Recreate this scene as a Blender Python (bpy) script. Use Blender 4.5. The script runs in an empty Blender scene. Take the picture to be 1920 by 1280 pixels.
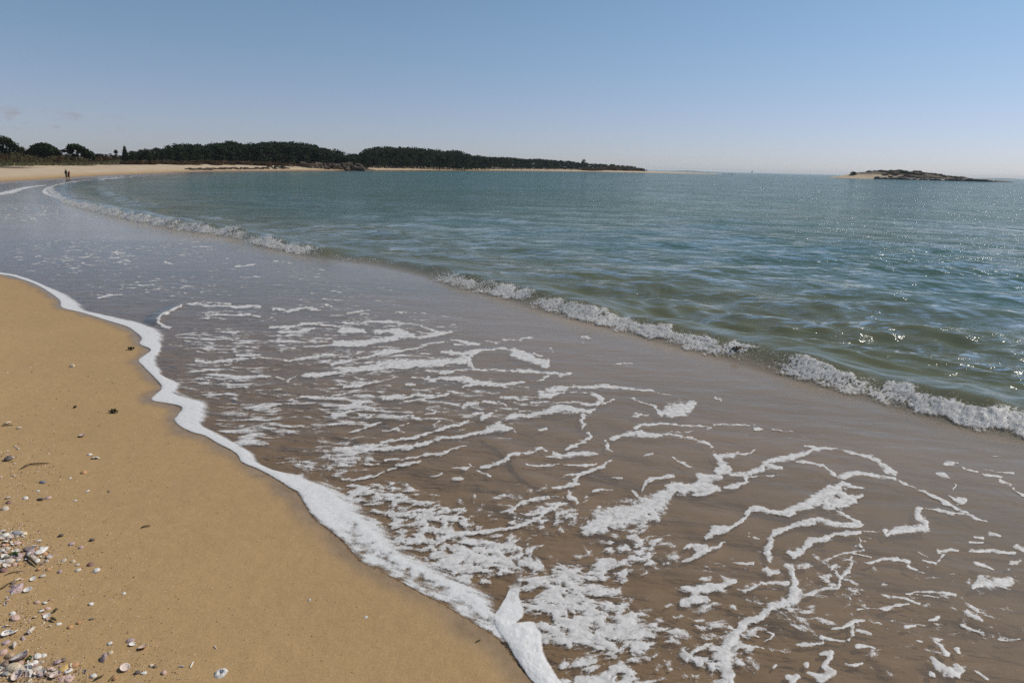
import bpy, math, random
import numpy as np
from mathutils import Matrix, Vector

# ------------------------------------------------------------------ camera, sky, sun, exposure
scene = bpy.context.scene
COL = scene.collection
CAM_H = 3.0
FPX, CX, CY = 1280.0, 960.0, 640.0          # focal length and centre of the 1920 x 1280 photograph
ROLL = math.radians(1.43)
PITCH = math.atan(328.0 * math.cos(ROLL) / FPX)
cam_data = bpy.data.cameras.new("camera")
cam_data.sensor_width = 36.0
cam_data.lens = 24.0
cam_data.clip_start = 0.05
cam_data.clip_end = 30000.0
cam = bpy.data.objects.new("camera", cam_data)
COL.objects.link(cam)
ROT = Matrix.Rotation(math.pi / 2 - PITCH, 3, 'X') @ Matrix.Rotation(ROLL, 3, 'Z')
cam.matrix_world = Matrix.Translation((0, 0, CAM_H)) @ ROT.to_4x4()
scene.camera = cam

SUN_AZ, SUN_EL = math.radians(66.0), math.radians(43.0)     # clockwise from straight ahead
world = bpy.data.worlds.new("World")
scene.world = world
world.use_nodes = True
wn, wl = world.node_tree.nodes, world.node_tree.links
bg = wn["Background"]
sky = wn.new("ShaderNodeTexSky")
sky.sky_type = 'NISHITA'
sky.sun_disc = False
sky.sun_elevation = SUN_EL
sky.sun_rotation = SUN_AZ
sky.altitude = 0.0
sky.air_density = 0.6
sky.dust_density = 0.28
sky.ozone_density = 6.0
hs = wn.new("ShaderNodeHueSaturation")
hs.inputs["Saturation"].default_value = 0.72
wl.new(sky.outputs[0], hs.inputs["Color"])
wtc = wn.new("ShaderNodeTexCoord")
wsep = wn.new("ShaderNodeSeparateXYZ"); wl.new(wtc.outputs["Generated"], wsep.inputs[0])
def wmap(src, a, b, c, d):
    n_ = wn.new("ShaderNodeMapRange"); n_.interpolation_type = 'SMOOTHSTEP'
    wl.new(src, n_.inputs[0])
    for k_, v_ in zip((1, 2, 3, 4), (a, b, c, d)): n_.inputs[k_].default_value = v_
    return n_.outputs[0]
def wmix(fac, a, b, blend='MIX'):
    n_ = wn.new("ShaderNodeMix"); n_.data_type = 'RGBA'; n_.blend_type = blend
    for k_, v_ in ((0, fac), (6, a), (7, b)):
        if isinstance(v_, bpy.types.NodeSocket): wl.new(v_, n_.inputs[k_])
        else: n_.inputs[k_].default_value = v_
    return n_.outputs[2]
# lilac dust low in the air, cleaner blue above it
tint = wmix(wmap(wsep.outputs[2], 0.0, 0.22, 0.0, 1.0), (1.08, 0.955, 0.945, 1), (1.0, 1.23, 1.22, 1))
skyc = wmix(1.0, hs.outputs[0], tint, 'MULTIPLY')
# a few faint far clouds low over the western land
wmp = wn.new("ShaderNodeMapping"); wmp.inputs["Scale"].default_value = (26, 26, 70); wl.new(wtc.outputs["Generated"], wmp.inputs[0])
wnz = wn.new("ShaderNodeTexNoise"); wnz.inputs["Scale"].default_value = 1.0; wnz.inputs["Detail"].default_value = 5.0; wl.new(wmp.outputs[0], wnz.inputs["Vector"])
def wmul(a, b):
    n_ = wn.new("ShaderNodeMath"); n_.operation = 'MULTIPLY'; wl.new(a, n_.inputs[0]); wl.new(b, n_.inputs[1]); return n_.outputs[0]
cm = wmul(wmul(wmap(wnz.outputs["Fac"], 0.50, 0.66, 0.0, 0.5), wmap(wsep.outputs[0], -0.46, -0.54, 0.0, 1.0)), wmul(wmap(wsep.outputs[2], 0.024, 0.034, 0.0, 1.0), wmap(wsep.outputs[2], 0.058, 0.044, 0.0, 1.0)))
skyc = wmix(cm, skyc, (3.6, 3.15, 3.3, 1))
wl.new(skyc, bg.inputs["Color"])
bg.inputs["Strength"].default_value = 0.110

sun_data = bpy.data.lights.new("sun", 'SUN')
sun_data.energy = 4.3
sun_data.angle = math.radians(0.5)
sun_data.color = (1.0, 0.93, 0.82)
sun = bpy.data.objects.new("sun", sun_data)
COL.objects.link(sun)
to_sun = Vector((math.sin(SUN_AZ) * math.cos(SUN_EL), math.cos(SUN_AZ) * math.cos(SUN_EL), math.sin(SUN_EL)))
sun.rotation_euler = to_sun.to_track_quat('Z', 'Y').to_euler()

vs = scene.view_settings
vs.view_transform = 'Standard'
vs.look = 'None'
vs.gamma = 1.0
vs.use_curve_mapping = False
vs.exposure = -0.35
scene.cycles.use_denoising = False
scene.cycles.max_bounces = 8
scene.cycles.transparent_max_bounces = 16
scene.cycles.sample_clamp_indirect = 6.0
scene.cycles.sample_clamp_direct = 24.0
scene.cycles.volume_bounces = 1

# ------------------------------------------------------------------ helpers
RNG = np.random.default_rng(11)
random.seed(5)
RM = np.array(ROT)

def ray(px, py):
    px, py = np.asarray(px, float), np.asarray(py, float)
    d = np.stack([(px - CX) / FPX, -(py - CY) / FPX, -np.ones_like(px)], -1)
    return d @ RM.T

def flat(px, py, z=0.0):
    """point of the horizontal plane z that the photograph shows at (px, py)"""
    d = ray(px, py)
    t = (z - CAM_H) / d[..., 2]
    return np.stack([d[..., 0] * t, d[..., 1] * t], -1)

def at_depth(px, Y):
    """lateral x of photograph column px at distance Y, near the horizon"""
    d = ray(px, 312.0 + (np.asarray(px, float) - CX) * math.tan(ROLL))
    r = d[..., 0] / d[..., 1] * Y
    return float(r) if np.ndim(r) == 0 else r

def hor(px):
    return 312.0 + (px - 960.0) * math.tan(ROLL)

_perm = np.random.default_rng(3).permutation(4096)
_ang = np.random.default_rng(4).uniform(0, 2 * np.pi, 4096)
_gx, _gy = np.cos(_ang), np.sin(_ang)

def perlin(x, y, seed=0):
    x, y = np.asarray(x, float), np.asarray(y, float)
    xi, yi = np.floor(x).astype(np.int64), np.floor(y).astype(np.int64)
    xf, yf = x - xi, y - yi
    u, v = xf * xf * xf * (xf * (xf * 6 - 15) + 10), yf * yf * yf * (yf * (yf * 6 - 15) + 10)
    def g(ix, iy, fx, fy):
        h = _perm[(_perm[(ix + seed * 131) & 4095] + iy) & 4095]
        return _gx[h] * fx + _gy[h] * fy
    a = g(xi, yi, xf, yf); b = g(xi + 1, yi, xf - 1, yf)
    c = g(xi, yi + 1, xf, yf - 1); d = g(xi + 1, yi + 1, xf - 1, yf - 1)
    return ((a * (1 - u) + b * u) * (1 - v) + (c * (1 - u) + d * u) * v) * 1.5

def fbm(x, y, octaves=4, seed=0, gain=0.5):
    s, a, f, n = 0.0, 1.0, 1.0, 0.0
    for k in range(octaves):
        s = s + a * perlin(x * f + 17.3 * k, y * f - 9.1 * k, seed + k)
        n += a; a *= gain; f *= 2.03
    return s / n * 1.3

def worley(x, y, seed=0):
    """distances to the nearest and second nearest jittered cell point"""
    xi, yi = np.floor(x).astype(np.int64), np.floor(y).astype(np.int64)
    f1 = np.full(x.shape, 9.0); f2 = np.full(x.shape, 9.0)
    for dx in (-1, 0, 1):
        for dy in (-1, 0, 1):
            h = _perm[(_perm[(xi + dx + seed * 77) & 4095] + yi + dy) & 4095]
            px = xi + dx + 0.5 + 0.48 * _gx[h]; py = yi + dy + 0.5 + 0.48 * _gy[(h * 7 + 3) & 4095]
            d = np.hypot(px - x, py - y)
            f2 = np.minimum(f2, np.maximum(f1, d)); f1 = np.minimum(f1, d)
    return f1, f2

def sstep(a, b, x):
    t = np.clip((x - a) / (b - a), 0, 1)
    return t * t * (3 - 2 * t)

def spline(pts, step):
    """Catmull-Rom through the rows of pts, resampled with about step between neighbours"""
    p = np.asarray(pts, float)
    p = np.vstack([2 * p[0] - p[1], p, 2 * p[-1] - p[-2]])
    out = []
    for i in range(1, len(p) - 2):
        n = max(2, int(np.linalg.norm(p[i + 1, :2] - p[i, :2]) / step))
        t = np.linspace(0, 1, n, endpoint=False)[:, None]
        a, b, c, d = p[i - 1], p[i], p[i + 1], p[i + 2]
        out.append(0.5 * (2 * b + (c - a) * t + (2 * a - 5 * b + 4 * c - d) * t * t + (3 * b - a - 3 * c + d) * t ** 3))
    out.append(p[-2:-1])
    return np.vstack(out)

def poly_dist(x, y, poly):
    """distance to a polyline, arc length of the foot point, side (+ left)"""
    best = np.full(x.shape, 1e18); arc = np.zeros(x.shape); side = np.ones(x.shape)
    L = 0.0
    for (ax, ay), (bx, by) in zip(poly[:-1], poly[1:]):
        dx, dy = bx - ax, by - ay
        l2 = dx * dx + dy * dy
        if l2 < 1e-12:
            continue
        t = np.clip(((x - ax) * dx + (y - ay) * dy) / l2, 0, 1)
        ex, ey = x - ax - t * dx, y - ay - t * dy
        d2 = ex * ex + ey * ey
        m = d2 < best
        best = np.where(m, d2, best)
        arc = np.where(m, L + t * math.sqrt(l2), arc)
        side = np.where(m, np.sign(dx * ey - dy * ex), side)
        L += math.sqrt(l2)
    return np.sqrt(best), arc, side

def inside(x, y, poly):
    r = np.zeros(x.shape, bool)
    n = len(poly)
    for i in range(n):
        x0, y0 = poly[i]; x1, y1 = poly[(i + 1) % n]
        if y0 == y1:
            continue
        c = ((y0 > y) != (y1 > y)) & (x < (x1 - x0) * (y - y0) / (y1 - y0) + x0)
        r ^= c
    return r

def mesh(name, verts, faces, attrs=None, smooth=True):
    verts = np.ascontiguousarray(verts, np.float32); faces = np.ascontiguousarray(faces, np.int32)
    me = bpy.data.meshes.new(name)
    k = faces.shape[1]
    me.vertices.add(len(verts)); me.vertices.foreach_set("co", verts.ravel())
    me.loops.add(faces.size); me.loops.foreach_set("vertex_index", faces.ravel())
    me.polygons.add(len(faces))
    me.polygons.foreach_set("loop_start", np.arange(0, faces.size, k, dtype=np.int32))
    me.polygons.foreach_set("use_smooth", np.full(len(faces), smooth, bool))
    for an, av in (attrs or {}).items():
        a = me.attributes.new(an, 'FLOAT', 'POINT')
        a.data.foreach_set("value", np.ascontiguousarray(av, np.float32))
    me.update(calc_edges=True)
    me.validate()
    return me

def grid_faces(ny, nx):
    i = np.arange(ny * nx).reshape(ny, nx)
    return np.stack([i[:-1, :-1], i[:-1, 1:], i[1:, 1:], i[1:, :-1]], -1).reshape(-1, 4)

def compact(verts, faces, attrs):
    used = np.zeros(len(verts), bool); used[faces.ravel()] = True
    idx = np.cumsum(used) - 1
    return verts[used], idx[faces], {k: v[used] for k, v in attrs.items()}

def put(name, me, mats=(), parent=None, label=None, category=None, group=None, kind=None, loc=None):
    o = bpy.data.objects.new(name, me)
    COL.objects.link(o)
    if me is not None and not me.materials:
        for m in mats:
            me.materials.append(m)
    if parent is not None:
        o.parent = parent
    if loc is not None:
        o.location = loc
    for k, v in (("label", label), ("category", category), ("group", group), ("kind", kind)):
        if v:
            o[k] = v
    return o

# ------------------------------------------------------------------ materials
def new_mat(name):
    m = bpy.data.materials.new(name); m.use_nodes = True
    nt = m.node_tree; nt.nodes.clear()
    out = nt.nodes.new("ShaderNodeOutputMaterial")
    return m, nt, out

class N:
    """short node builder"""
    def __init__(s, nt): s.nt = nt
    def add(s, t, props=None, **ins):
        n = s.nt.nodes.new("ShaderNode" + t)
        for k, v in (props or {}).items(): setattr(n, k, v)
        for k, v in ins.items():
            key = int(k[1:]) if k[0] == 'i' and k[1:].isdigit() else k.replace('_', ' ')
            s.set(n, key, v)
        return n
    def set(s, n, key, v):
        i = n.inputs[key]
        if isinstance(v, bpy.types.NodeSocket): s.nt.links.new(v, i)
        elif isinstance(v, bpy.types.Node): s.nt.links.new(v.outputs[0], i)
        else: i.default_value = v
    def attr(s, name): return s.add("Attribute", {"attribute_name": name}).outputs["Fac"]
    def math(s, op, a, b=0.0, c=0.0, clamp=False):
        return s.add("Math", {"operation": op, "use_clamp": clamp}, i0=a, i1=b, i2=c).outputs[0]
    def ramp(s, fac, stops, interp='LINEAR'):
        n = s.add("ValToRGB", None, Fac=fac); cr = n.color_ramp; cr.interpolation = interp
        while len(cr.elements) < len(stops): cr.elements.new(0.5)
        for e, (p, c) in zip(cr.elements, stops):
            e.position = p; e.color = (*c, 1) if len(c) == 3 else c
        return n.outputs[0]
    def noise(s, vec, scale, detail=3.0, rough=0.55, dist=0.0):
        n = s.add("TexNoise", None, Scale=scale, Detail=detail, Roughness=rough, Distortion=dist)
        s.nt.links.new(vec, n.inputs["Vector"]); return n.outputs["Fac"]
    def mapping(s, vec, rot=0.0, scale=(1, 1, 1)):
        n = s.add("Mapping", {"vector_type": 'POINT'}); s.nt.links.new(vec, n.inputs["Vector"])
        n.inputs["Rotation"].default_value = (0, 0, rot); n.inputs["Scale"].default_value = scale
        return n.outputs[0]
    def mix(s, fac, a, b):
        n = s.add("Mix", {"data_type": 'RGBA'})
        s.set(n, 0, fac); s.set(n, 6, a if not isinstance(a, tuple) else (*a, 1)[:4]); s.set(n, 7, b if not isinstance(b, tuple) else (*b, 1)[:4])
        return n.outputs[2]
    def shmix(s, fac, a, b):
        n = s.add("MixShader"); s.set(n, 0, fac); s.set(n, 1, a); s.set(n, 2, b); return n.outputs[0]
    def bump(s, h, strength=1.0, dist=1.0):
        return s.add("Bump", None, Height=h, Strength=strength, Distance=dist).outputs[0]

def sand_material():
    m, nt, out = new_mat("sand"); n = N(nt)
    co = n.add("TexCoord").outputs["Object"]
    wet, veg, pale, damp = n.attr("wet"), n.attr("veg"), n.attr("pale"), n.attr("damp")
    g1 = n.math('ADD', n.math('MULTIPLY', n.noise(co, 420.0, 2.0, 0.7), 0.5), n.math('MULTIPLY', n.noise(co, 130.0, 3.0, 0.75), 0.5))
    g2 = n.noise(co, 9.0, 4.0, 0.6)
    g3 = n.noise(co, 0.8, 3.0, 0.5)
    base = n.ramp(g1, [(0.36, (0.275, 0.172, 0.076)), (0.5, (0.450, 0.293, 0.140)), (0.64, (0.62, 0.445, 0.245))])
    tone = n.math('ADD', n.math('MULTIPLY', g2, 0.30), n.math('ADD', n.math('MULTIPLY', g3, 0.22), 0.74))
    base = n.mix(1.0, base, (1, 1, 1)); base.node.blend_type = 'MULTIPLY'
    nt.links.new(n.add("CombineColor", None, i0=tone, i1=tone, i2=tone).outputs[0], base.node.inputs[7])
    base = n.mix(n.math('MULTIPLY', damp, 0.35), base, (0.285, 0.182, 0.086))
    palec = n.ramp(n.noise(co, 0.35, 4.0, 0.6), [(0.3, (0.46, 0.345, 0.225)), (0.7, (0.62, 0.50, 0.36))])
    base = n.mix(pale, base, palec)
    vegc = n.ramp(n.noise(co, 0.25, 5.0, 0.65), [(0.3, (0.045, 0.034, 0.020)), (0.55, (0.105, 0.075, 0.048)), (0.75, (0.18, 0.15, 0.095))])
    base = n.mix(veg, base, vegc)
    wetc = n.ramp(n.noise(co, 6.0, 4.0, 0.6), [(0.3, (0.245, 0.165, 0.095)), (0.7, (0.335, 0.232, 0.140))])
    base = n.mix(wet, base, wetc)
    h = n.math('ADD', n.math('MULTIPLY', g1, 0.0022), n.math('MULTIPLY', g2, 0.012))
    b = n.bump(h, 0.75)
    p = n.add("BsdfPrincipled", None, Base_Color=base, Normal=b)
    nt.links.new(n.math('SUBTRACT', 0.92, n.math('MULTIPLY', wet, 0.70)), p.inputs["Roughness"])
    p.inputs["Specular IOR Level"].default_value = 0.25
    nt.links.new(p.outputs[0], out.inputs["Surface"])
    return m

def water_material():
    m, nt, out = new_mat("sea_water"); n = N(nt)
    co = n.add("TexCoord").outputs["Object"]
    sed, opac, chop = n.attr("sed"), n.attr("opac"), n.attr("chop")
    body = n.ramp(sed, [(0.0, (0.074, 0.195, 0.186)), (0.35, (0.112, 0.195, 0.158)), (0.62, (0.215, 0.212, 0.122)), (1.0, (0.56, 0.44, 0.325))])
    patch = n.noise(n.mapping(co, math.radians(18), (0.05, 0.16, 1)), 1.0, 3.0, 0.6)
    body2 = n.mix(n.math('MULTIPLY', n.math('SUBTRACT', patch, 0.42, clamp=True), 1.6, clamp=True), body, (0.110, 0.150, 0.095))
    v1 = n.mapping(co, math.radians(18), (0.55, 1.5, 1)); v2 = n.mapping(co, math.radians(8), (0.30, 1.0, 1))
    a1 = n.noise(v1, 4.2, 3.0, 0.6, 0.3)
    a2 = n.noise(v2, 1.5, 3.0, 0.55, 0.4)
    a3 = n.noise(v2, 0.35, 3.0, 0.55, 0.3)
    sea_h = n.math('ADD', n.math('MULTIPLY', a1, 0.100), n.math('ADD', n.math('MULTIPLY', a2, 0.25), n.math('MULTIPLY', a3, 0.55)))
    s1 = n.noise(n.mapping(co, math.radians(24), (0.45, 1.6, 1)), 7.0, 4.0, 0.6, 0.5)
    s2 = n.noise(n.mapping(co, math.radians(14), (0.55, 1.4, 1)), 2.4, 3.0, 0.55, 0.4)
    sw_h = n.math('ADD', n.math('MULTIPLY', s1, 0.0045), n.math('MULTIPLY', s2, 0.015))
    gust = n.math('MAXIMUM', 0.12, n.math('ADD', n.math('MULTIPLY', n.noise(co, 0.085, 3.0, 0.6), 2.6), n.math('ADD', n.math('MULTIPLY', n.noise(co, 0.42, 3.0, 0.6), 1.9), -1.40)))
    sea_h = n.math('MULTIPLY', sea_h, gust)
    hgt = n.math('ADD', n.math('MULTIPLY', sea_h, chop), n.math('MULTIPLY', sw_h, n.math('SUBTRACT', 1.0, chop)))
    b = n.bump(hgt, 1.0)
    diff = n.add("BsdfDiffuse", None, Color=body2)
    tl = n.add("BsdfTranslucent", None, Color=body2)
    bodysh = n.shmix(0.35, diff.outputs[0], tl.outputs[0])
    tr = n.add("BsdfTransparent", None, Color=(0.93, 0.92, 0.88, 1))
    under = n.shmix(opac, tr.outputs[0], bodysh)
    gl = n.add("BsdfGlossy", None, Color=(1, 1, 1, 1), Roughness=0.07, Normal=b)
    fr = n.add("Fresnel", None, IOR=1.33, Normal=b)
    fin = n.shmix(fr.outputs[0], under, gl.outputs[0])
    nt.links.new(fin, out.inputs["Surface"])
    return m

def foam_material(name, scale=60.0, white=0.80, warm=0.0, lo=0.22, hi=0.62, glow=0.25, lace_=0.8):
    m, nt, out = new_mat(name); n = N(nt)
    co = n.add("TexCoord").outputs["Object"]
    a = n.attr("cover")
    n1 = n.noise(co, scale, 4.0, 0.65)
    n2 = n.noise(co, scale * 4.0, 2.0, 0.6)
    f = n.math('ADD', a, n.math('ADD', n.math('MULTIPLY', n.math('SUBTRACT', n1, 0.5), 0.55), n.math('MULTIPLY', n.math('SUBTRACT', n2, 0.5), 0.35)))
    mr = n.add("MapRange", {"interpolation_type": 'SMOOTHSTEP'}, i0=f, i1=lo, i2=hi, i3=0.0, i4=0.97)
    col = n.mix(n1, (white * 0.90, white * (0.90 - warm), white * (0.90 - 1.6 * warm)), (white, white * (1 - 0.5 * warm), white * (1 - warm)))
    d = n.add("BsdfPrincipled", None, Base_Color=col, Roughness=0.55, Normal=n.bump(n.math('ADD', n.math('MULTIPLY', n1, 0.006), n.math('MULTIPLY', n2, 0.002)), 0.4))
    d.inputs["Subsurface Weight"].default_value = 0.0
    t = n.add("BsdfTransparent")
    tl = n.add("BsdfTranslucent", None, Color=col)
    body = n.shmix(glow, d.outputs[0], tl.outputs[0])
    thin = n.math('MULTIPLY', mr.outputs[0], n.ramp(n.noise(co, scale * 0.28, 4.0, 0.62), [(0.30, (lace_,) * 3), (0.58, (1, 1, 1))]))
    nt.links.new(n.shmix(thin, t.outputs[0], body), out.inputs["Surface"])
    return m

def leaf_material(name, dark, light, warm=None):
    m, nt, out = new_mat(name); n = N(nt)
    r = n.add("NewGeometry").outputs["Random Per Island"]
    oi = n.add("ObjectInfo").outputs["Random"]
    co = n.add("TexCoord").outputs["Object"]
    big = n.noise(co, 0.9, 2.0, 0.5)
    k = n.math('ADD', n.math('MULTIPLY', r, 0.55), n.math('MULTIPLY', big, 0.45))
    c = n.ramp(k, [(0.2, dark), (0.8, light)])
    if warm:
        c = n.mix(n.math('MULTIPLY', oi, 0.6), c, warm)
    d = n.add("BsdfDiffuse", None, Color=c)
    t = n.add("BsdfTranslucent", None, Color=c)
    nt.links.new(n.shmix(0.2, d.outputs[0], t.outputs[0]), out.inputs["Surface"])
    return m

def plain_material(name, c0, c1, scale=8.0, rough=0.8, bump=0.02, spec=0.3):
    m, nt, out = new_mat(name); n = N(nt)
    co = n.add("TexCoord").outputs["Object"]
    f = n.noise(co, scale, 5.0, 0.6)
    c = n.ramp(f, [(0.3, c0), (0.7, c1)])
    p = n.add("BsdfPrincipled", None, Base_Color=c, Roughness=rough, Normal=n.bump(n.math('MULTIPLY', f, bump), 0.8))
    p.inputs["Specular IOR Level"].default_value = spec
    nt.links.new(p.outputs[0], out.inputs["Surface"])
    return m

def shell_material():
    m, nt, out = new_mat("seashell"); n = N(nt)
    co = n.add("TexCoord").outputs["Object"]
    oi = n.add("ObjectInfo")
    inner = n.attr("inner"); band = n.attr("band")
    f = n.noise(co, 6.0, 4.0, 0.6)
    w = n.math('ADD', n.math('MULTIPLY', n.math('SINE', n.math('MULTIPLY', band, 38.0)), 0.10), n.math('MULTIPLY', n.math('SUBTRACT', f, 0.5), 0.55))
    c = n.mix(n.math('ADD', 0.12, w, clamp=True), oi.outputs["Color"], (0.80, 0.72, 0.64))
    c = n.mix(n.math('MULTIPLY', n.math('SUBTRACT', 0.0, w, clamp=True), 1.5, clamp=True), c, (0.16, 0.10, 0.075))
    inc = n.mix(0.55, oi.outputs["Color"], (0.80, 0.74, 0.68))
    c = n.mix(n.math('MULTIPLY', inner, n.math('GREATER_THAN', oi.outputs["Alpha"], 0.5)), c, inc)
    p = n.add("BsdfPrincipled", None, Base_Color=c, Roughness=0.5, Normal=n.bump(n.math('MULTIPLY', f, 0.02), 0.5))
    nt.links.new(p.outputs[0], out.inputs["Surface"])
    return m

M_SAND = sand_material(); M_WATER = water_material()
M_LACE = foam_material("lace_foam", 55.0, 0.78, 0.03, 0.29, 0.60, 0.05, 0.62)
M_EDGE = foam_material("edge_foam", 70.0, 0.90, 0.01, 0.20, 0.72, 0.10, 0.88)
M_BREAK = foam_material("breaker_foam", 40.0, 0.94, 0.03, 0.26, 0.70, 0.25, 0.66)
M_PINE = leaf_material("pine_needles", (0.010, 0.017, 0.008), (0.042, 0.058, 0.026))
M_WOOD = leaf_material("wood_foliage", (0.012, 0.022, 0.015), (0.045, 0.062, 0.034))
M_HEATH = leaf_material("heath_foliage", (0.045, 0.034, 0.022), (0.135, 0.085, 0.050))
M_SCRUB = leaf_material("scrub_foliage", (0.055, 0.050, 0.022), (0.185, 0.160, 0.080), (0.105, 0.080, 0.046))
M_GRASS = leaf_material("dune_grass", (0.13, 0.12, 0.06), (0.30, 0.26, 0.14))
M_BARK = plain_material("bark", (0.045, 0.032, 0.024), (0.11, 0.085, 0.065), 6.0)
M_ROCK = plain_material("rock", (0.030, 0.022, 0.017), (0.15, 0.112, 0.082), 1.2, 0.85, 0.2)
M_WETROCK = plain_material("weedy_rock", (0.022, 0.016, 0.012), (0.078, 0.056, 0.042), 1.5, 0.6, 0.2)
M_SHELL = shell_material()
M_TWIG = plain_material("driftwood", (0.050, 0.034, 0.018), (0.16, 0.11, 0.065), 60.0)
M_WEED = plain_material("seaweed", (0.035, 0.028, 0.012), (0.13, 0.095, 0.045), 60.0, 0.5)
M_GREENWEED = plain_material("green_weed", (0.020, 0.045, 0.010), (0.07, 0.12, 0.030), 60.0, 0.5)
# ------------------------------------------------------------------ plan of the bay (metres; curves read off the photograph at water level)
STRIP_OUT_IN = [  # edge of the swash: sand side, water side, foam height
    (-420, 560, -420, 548, .010), (-260, 520, -260, 510, .010), (-120, 506, -120, 498, .012), (0, 515, 5, 510, .014), (40, 524, 50, 518, .016), (75, 538, 98, 538, .02), (108, 562, 165, 567, .025),
    (112, 576, 182, 584, .025), (150, 586, 215, 592, .022), (195, 600, 256, 600, .018), (240, 615, 290, 607, .02), (262, 634, 322, 622, .05),
    (259, 646, 322, 634, .05), (281, 657, 310, 655, .045), (258, 675, 308, 676, .045), (268, 688, 312, 692, .045), (282, 702, 318, 708, .045),
    (301, 727, 352, 716, .045), (281, 750, 352, 729, .045), (310, 757, 374, 741, .05), (339, 765, 402, 752, .055), (324, 790, 414, 776, .06),
    (350, 808, 392, 793, .05), (383, 818, 412, 808, .045), (407, 832, 444, 826, .045), (440, 850, 482, 846, .045), (453, 867, 502, 872, .045),
    (483, 880, 534, 885, .045), (513, 897, 575, 888, .045), (540, 915, 604, 896, .045), (559, 929, 652, 908, .05), (583, 971, 706, 940, .05),
    (635, 1012, 752, 988, .05), (672, 1053, 800, 1032, .045), (734, 1084, 862, 1062, .042), (780, 1110, 912, 1088, .04), (824, 1132, 955, 1112, .034),
    (875, 1163, 950, 1140, .026), (922, 1191, 985, 1166, .02), (940, 1204, 1002, 1184, .015)]
LOBE_OUT_IN = [
    (966, 1070, 984, 1072, .01), (956, 1094, 982, 1096, .012), (949, 1110, 978, 1110, .03), (942, 1124, 979, 1122, .05), (932, 1140, 986, 1140, .06), (922, 1155, 984, 1157, .07),
    (926, 1172, 972, 1170, .07), (933, 1187, 1004, 1165, .075), (944, 1204, 1020, 1184, .075), (953, 1219, 1021, 1206, .07), (964, 1236, 1024, 1221, .07),
    (978, 1256, 1032, 1242, .07), (998, 1281, 1056, 1281, .07), (1030, 1322, 1088, 1322, .07), (1080, 1382, 1136, 1382, .07), (1130, 1440, 1190, 1440, .07)]
near_px = np.array([(a, b) for a, b, *_ in STRIP_OUT_IN] + [(927, 1196), (945, 1213), (962, 1240), (978, 1258), (999, 1282), (1031, 1322), (1081, 1382), (1131, 1440)], float)
near_shore = flat(near_px[:, 0], near_px[:, 1])
far_px = np.array([(0, 345), (60, 340), (125, 336.3), (180, 332), (220, 329.4), (300, 326), (350, 323.4), (390, 321.8), (470, 321.2),
                   (560, 320.6), (700, 319.9), (830, 319.8), (940, 320.4), (1000, 320.8), (1100, 322), (1215, 324.2), (1300, 326), (1345, 327.0)], float)
far_shore = flat(far_px[:, 0], far_px[:, 1])
SHORE = np.vstack([
    [(900, -3000), (60, -90), (14, -14), (5.5, -3.0), (2.9, 0.5)], near_shore[::-1],
    [(-32, 27), (-43, 38), (-48, 50)], far_shore,
    flat(np.array([1352.0, 1330, 1280, 1240]), np.array([326.3, 325.2, 323.6, 322.3])),
    [(255, 1290), (300, 1500), (250, 2600), (-400, 4200)]])
LAND = np.vstack([SHORE, [(-6000, 4200), (-6000, -3000)]])

BREAK_PX = [  # foot of the breaking wave: x, y, height, whitewater
    (390, 322.6, .02, 0), (300, 327.6, .05, .1), (222, 333.8, .08, .7), (190, 337, .10, .5), (165, 338.2, .12, .3), (135, 341.5, .15, .8), (108, 346, .18, .8), (89, 352, .20, .9), (90, 360, .22, .95), (104, 372, .24, .9),
    (125, 384, .28, .9), (190, 401, .38, 1), (260, 418, .42, 1), (330, 431, .42, 1), (420, 444, .38, .95), (450, 452, .32, .25), (478, 460, .32, .9), (560, 478, .30, .8),
    (600, 485, .22, .12), (650, 491, .20, .25), (700, 498, .20, .12), (790, 517, .24, .10), (835, 534, .30, .85), (900, 550, .31, 1), (958, 565, .28, .9),
    (980, 573, .26, .1), (1000, 579, .28, 1), (1100, 606, .29, 1), (1200, 632, .29, 1), (1300, 660, .28, 1), (1365, 677, .27, .9), (1392, 686, .26, .30),
    (1445, 700, .27, .42), (1475, 708, .27, .9), (1540, 726, .28, 1), (1640, 754, .29, 1), (1740, 783, .29, 1), (1840, 808, .30, 1), (1920, 826, .30, 1), (2100, 868, .30, 1), (2400, 930, .28, .7), (2900, 1010, .1, .1)]
bp = np.array(BREAK_PX, float)
bxy = flat(bp[:, 0], bp[:, 1])
BRK = spline(np.hstack([bxy, bp[:, 2:4]]), 0.45)
BRK[:, 3] = np.clip(BRK[:, 3], 0, 1)
BRK_ARC = np.concatenate([[0], np.cumsum(np.hypot(*np.diff(BRK[:, :2], axis=0).T))])

_k = 64
_r = np.random.default_rng(21)
W_LAM = np.exp(_r.uniform(math.log(0.38), math.log(6.5), _k))
W_DIR = math.radians(252) + _r.normal(0, math.radians(24), _k)
W_PH = _r.uniform(0, 2 * np.pi, _k)
W_AMP = 0.0115 * np.minimum(W_LAM, 3.0) ** 0.50 * _r.uniform(0.5, 1.2, _k) * np.where(W_LAM > 3.5, 0.7, 1.0)

RIPPLES = [(flat(np.array([918.0, 936, 952, 956]), np.array([824.0, 832, 845, 856])), .005), (flat(np.array([966.0, 972, 985, 1006, 1036]), np.array([862.0, 874, 888, 902, 918])), .006),
           (flat(np.array([298.0, 305, 322, 346]), np.array([604.0, 592, 582, 570])), .025)]

def shore_dist(x, y):
    d, _, _ = poly_dist(x, y, SHORE)
    return np.where(inside(x, y, LAND), -d, d)          # + in the water, - on land

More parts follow.
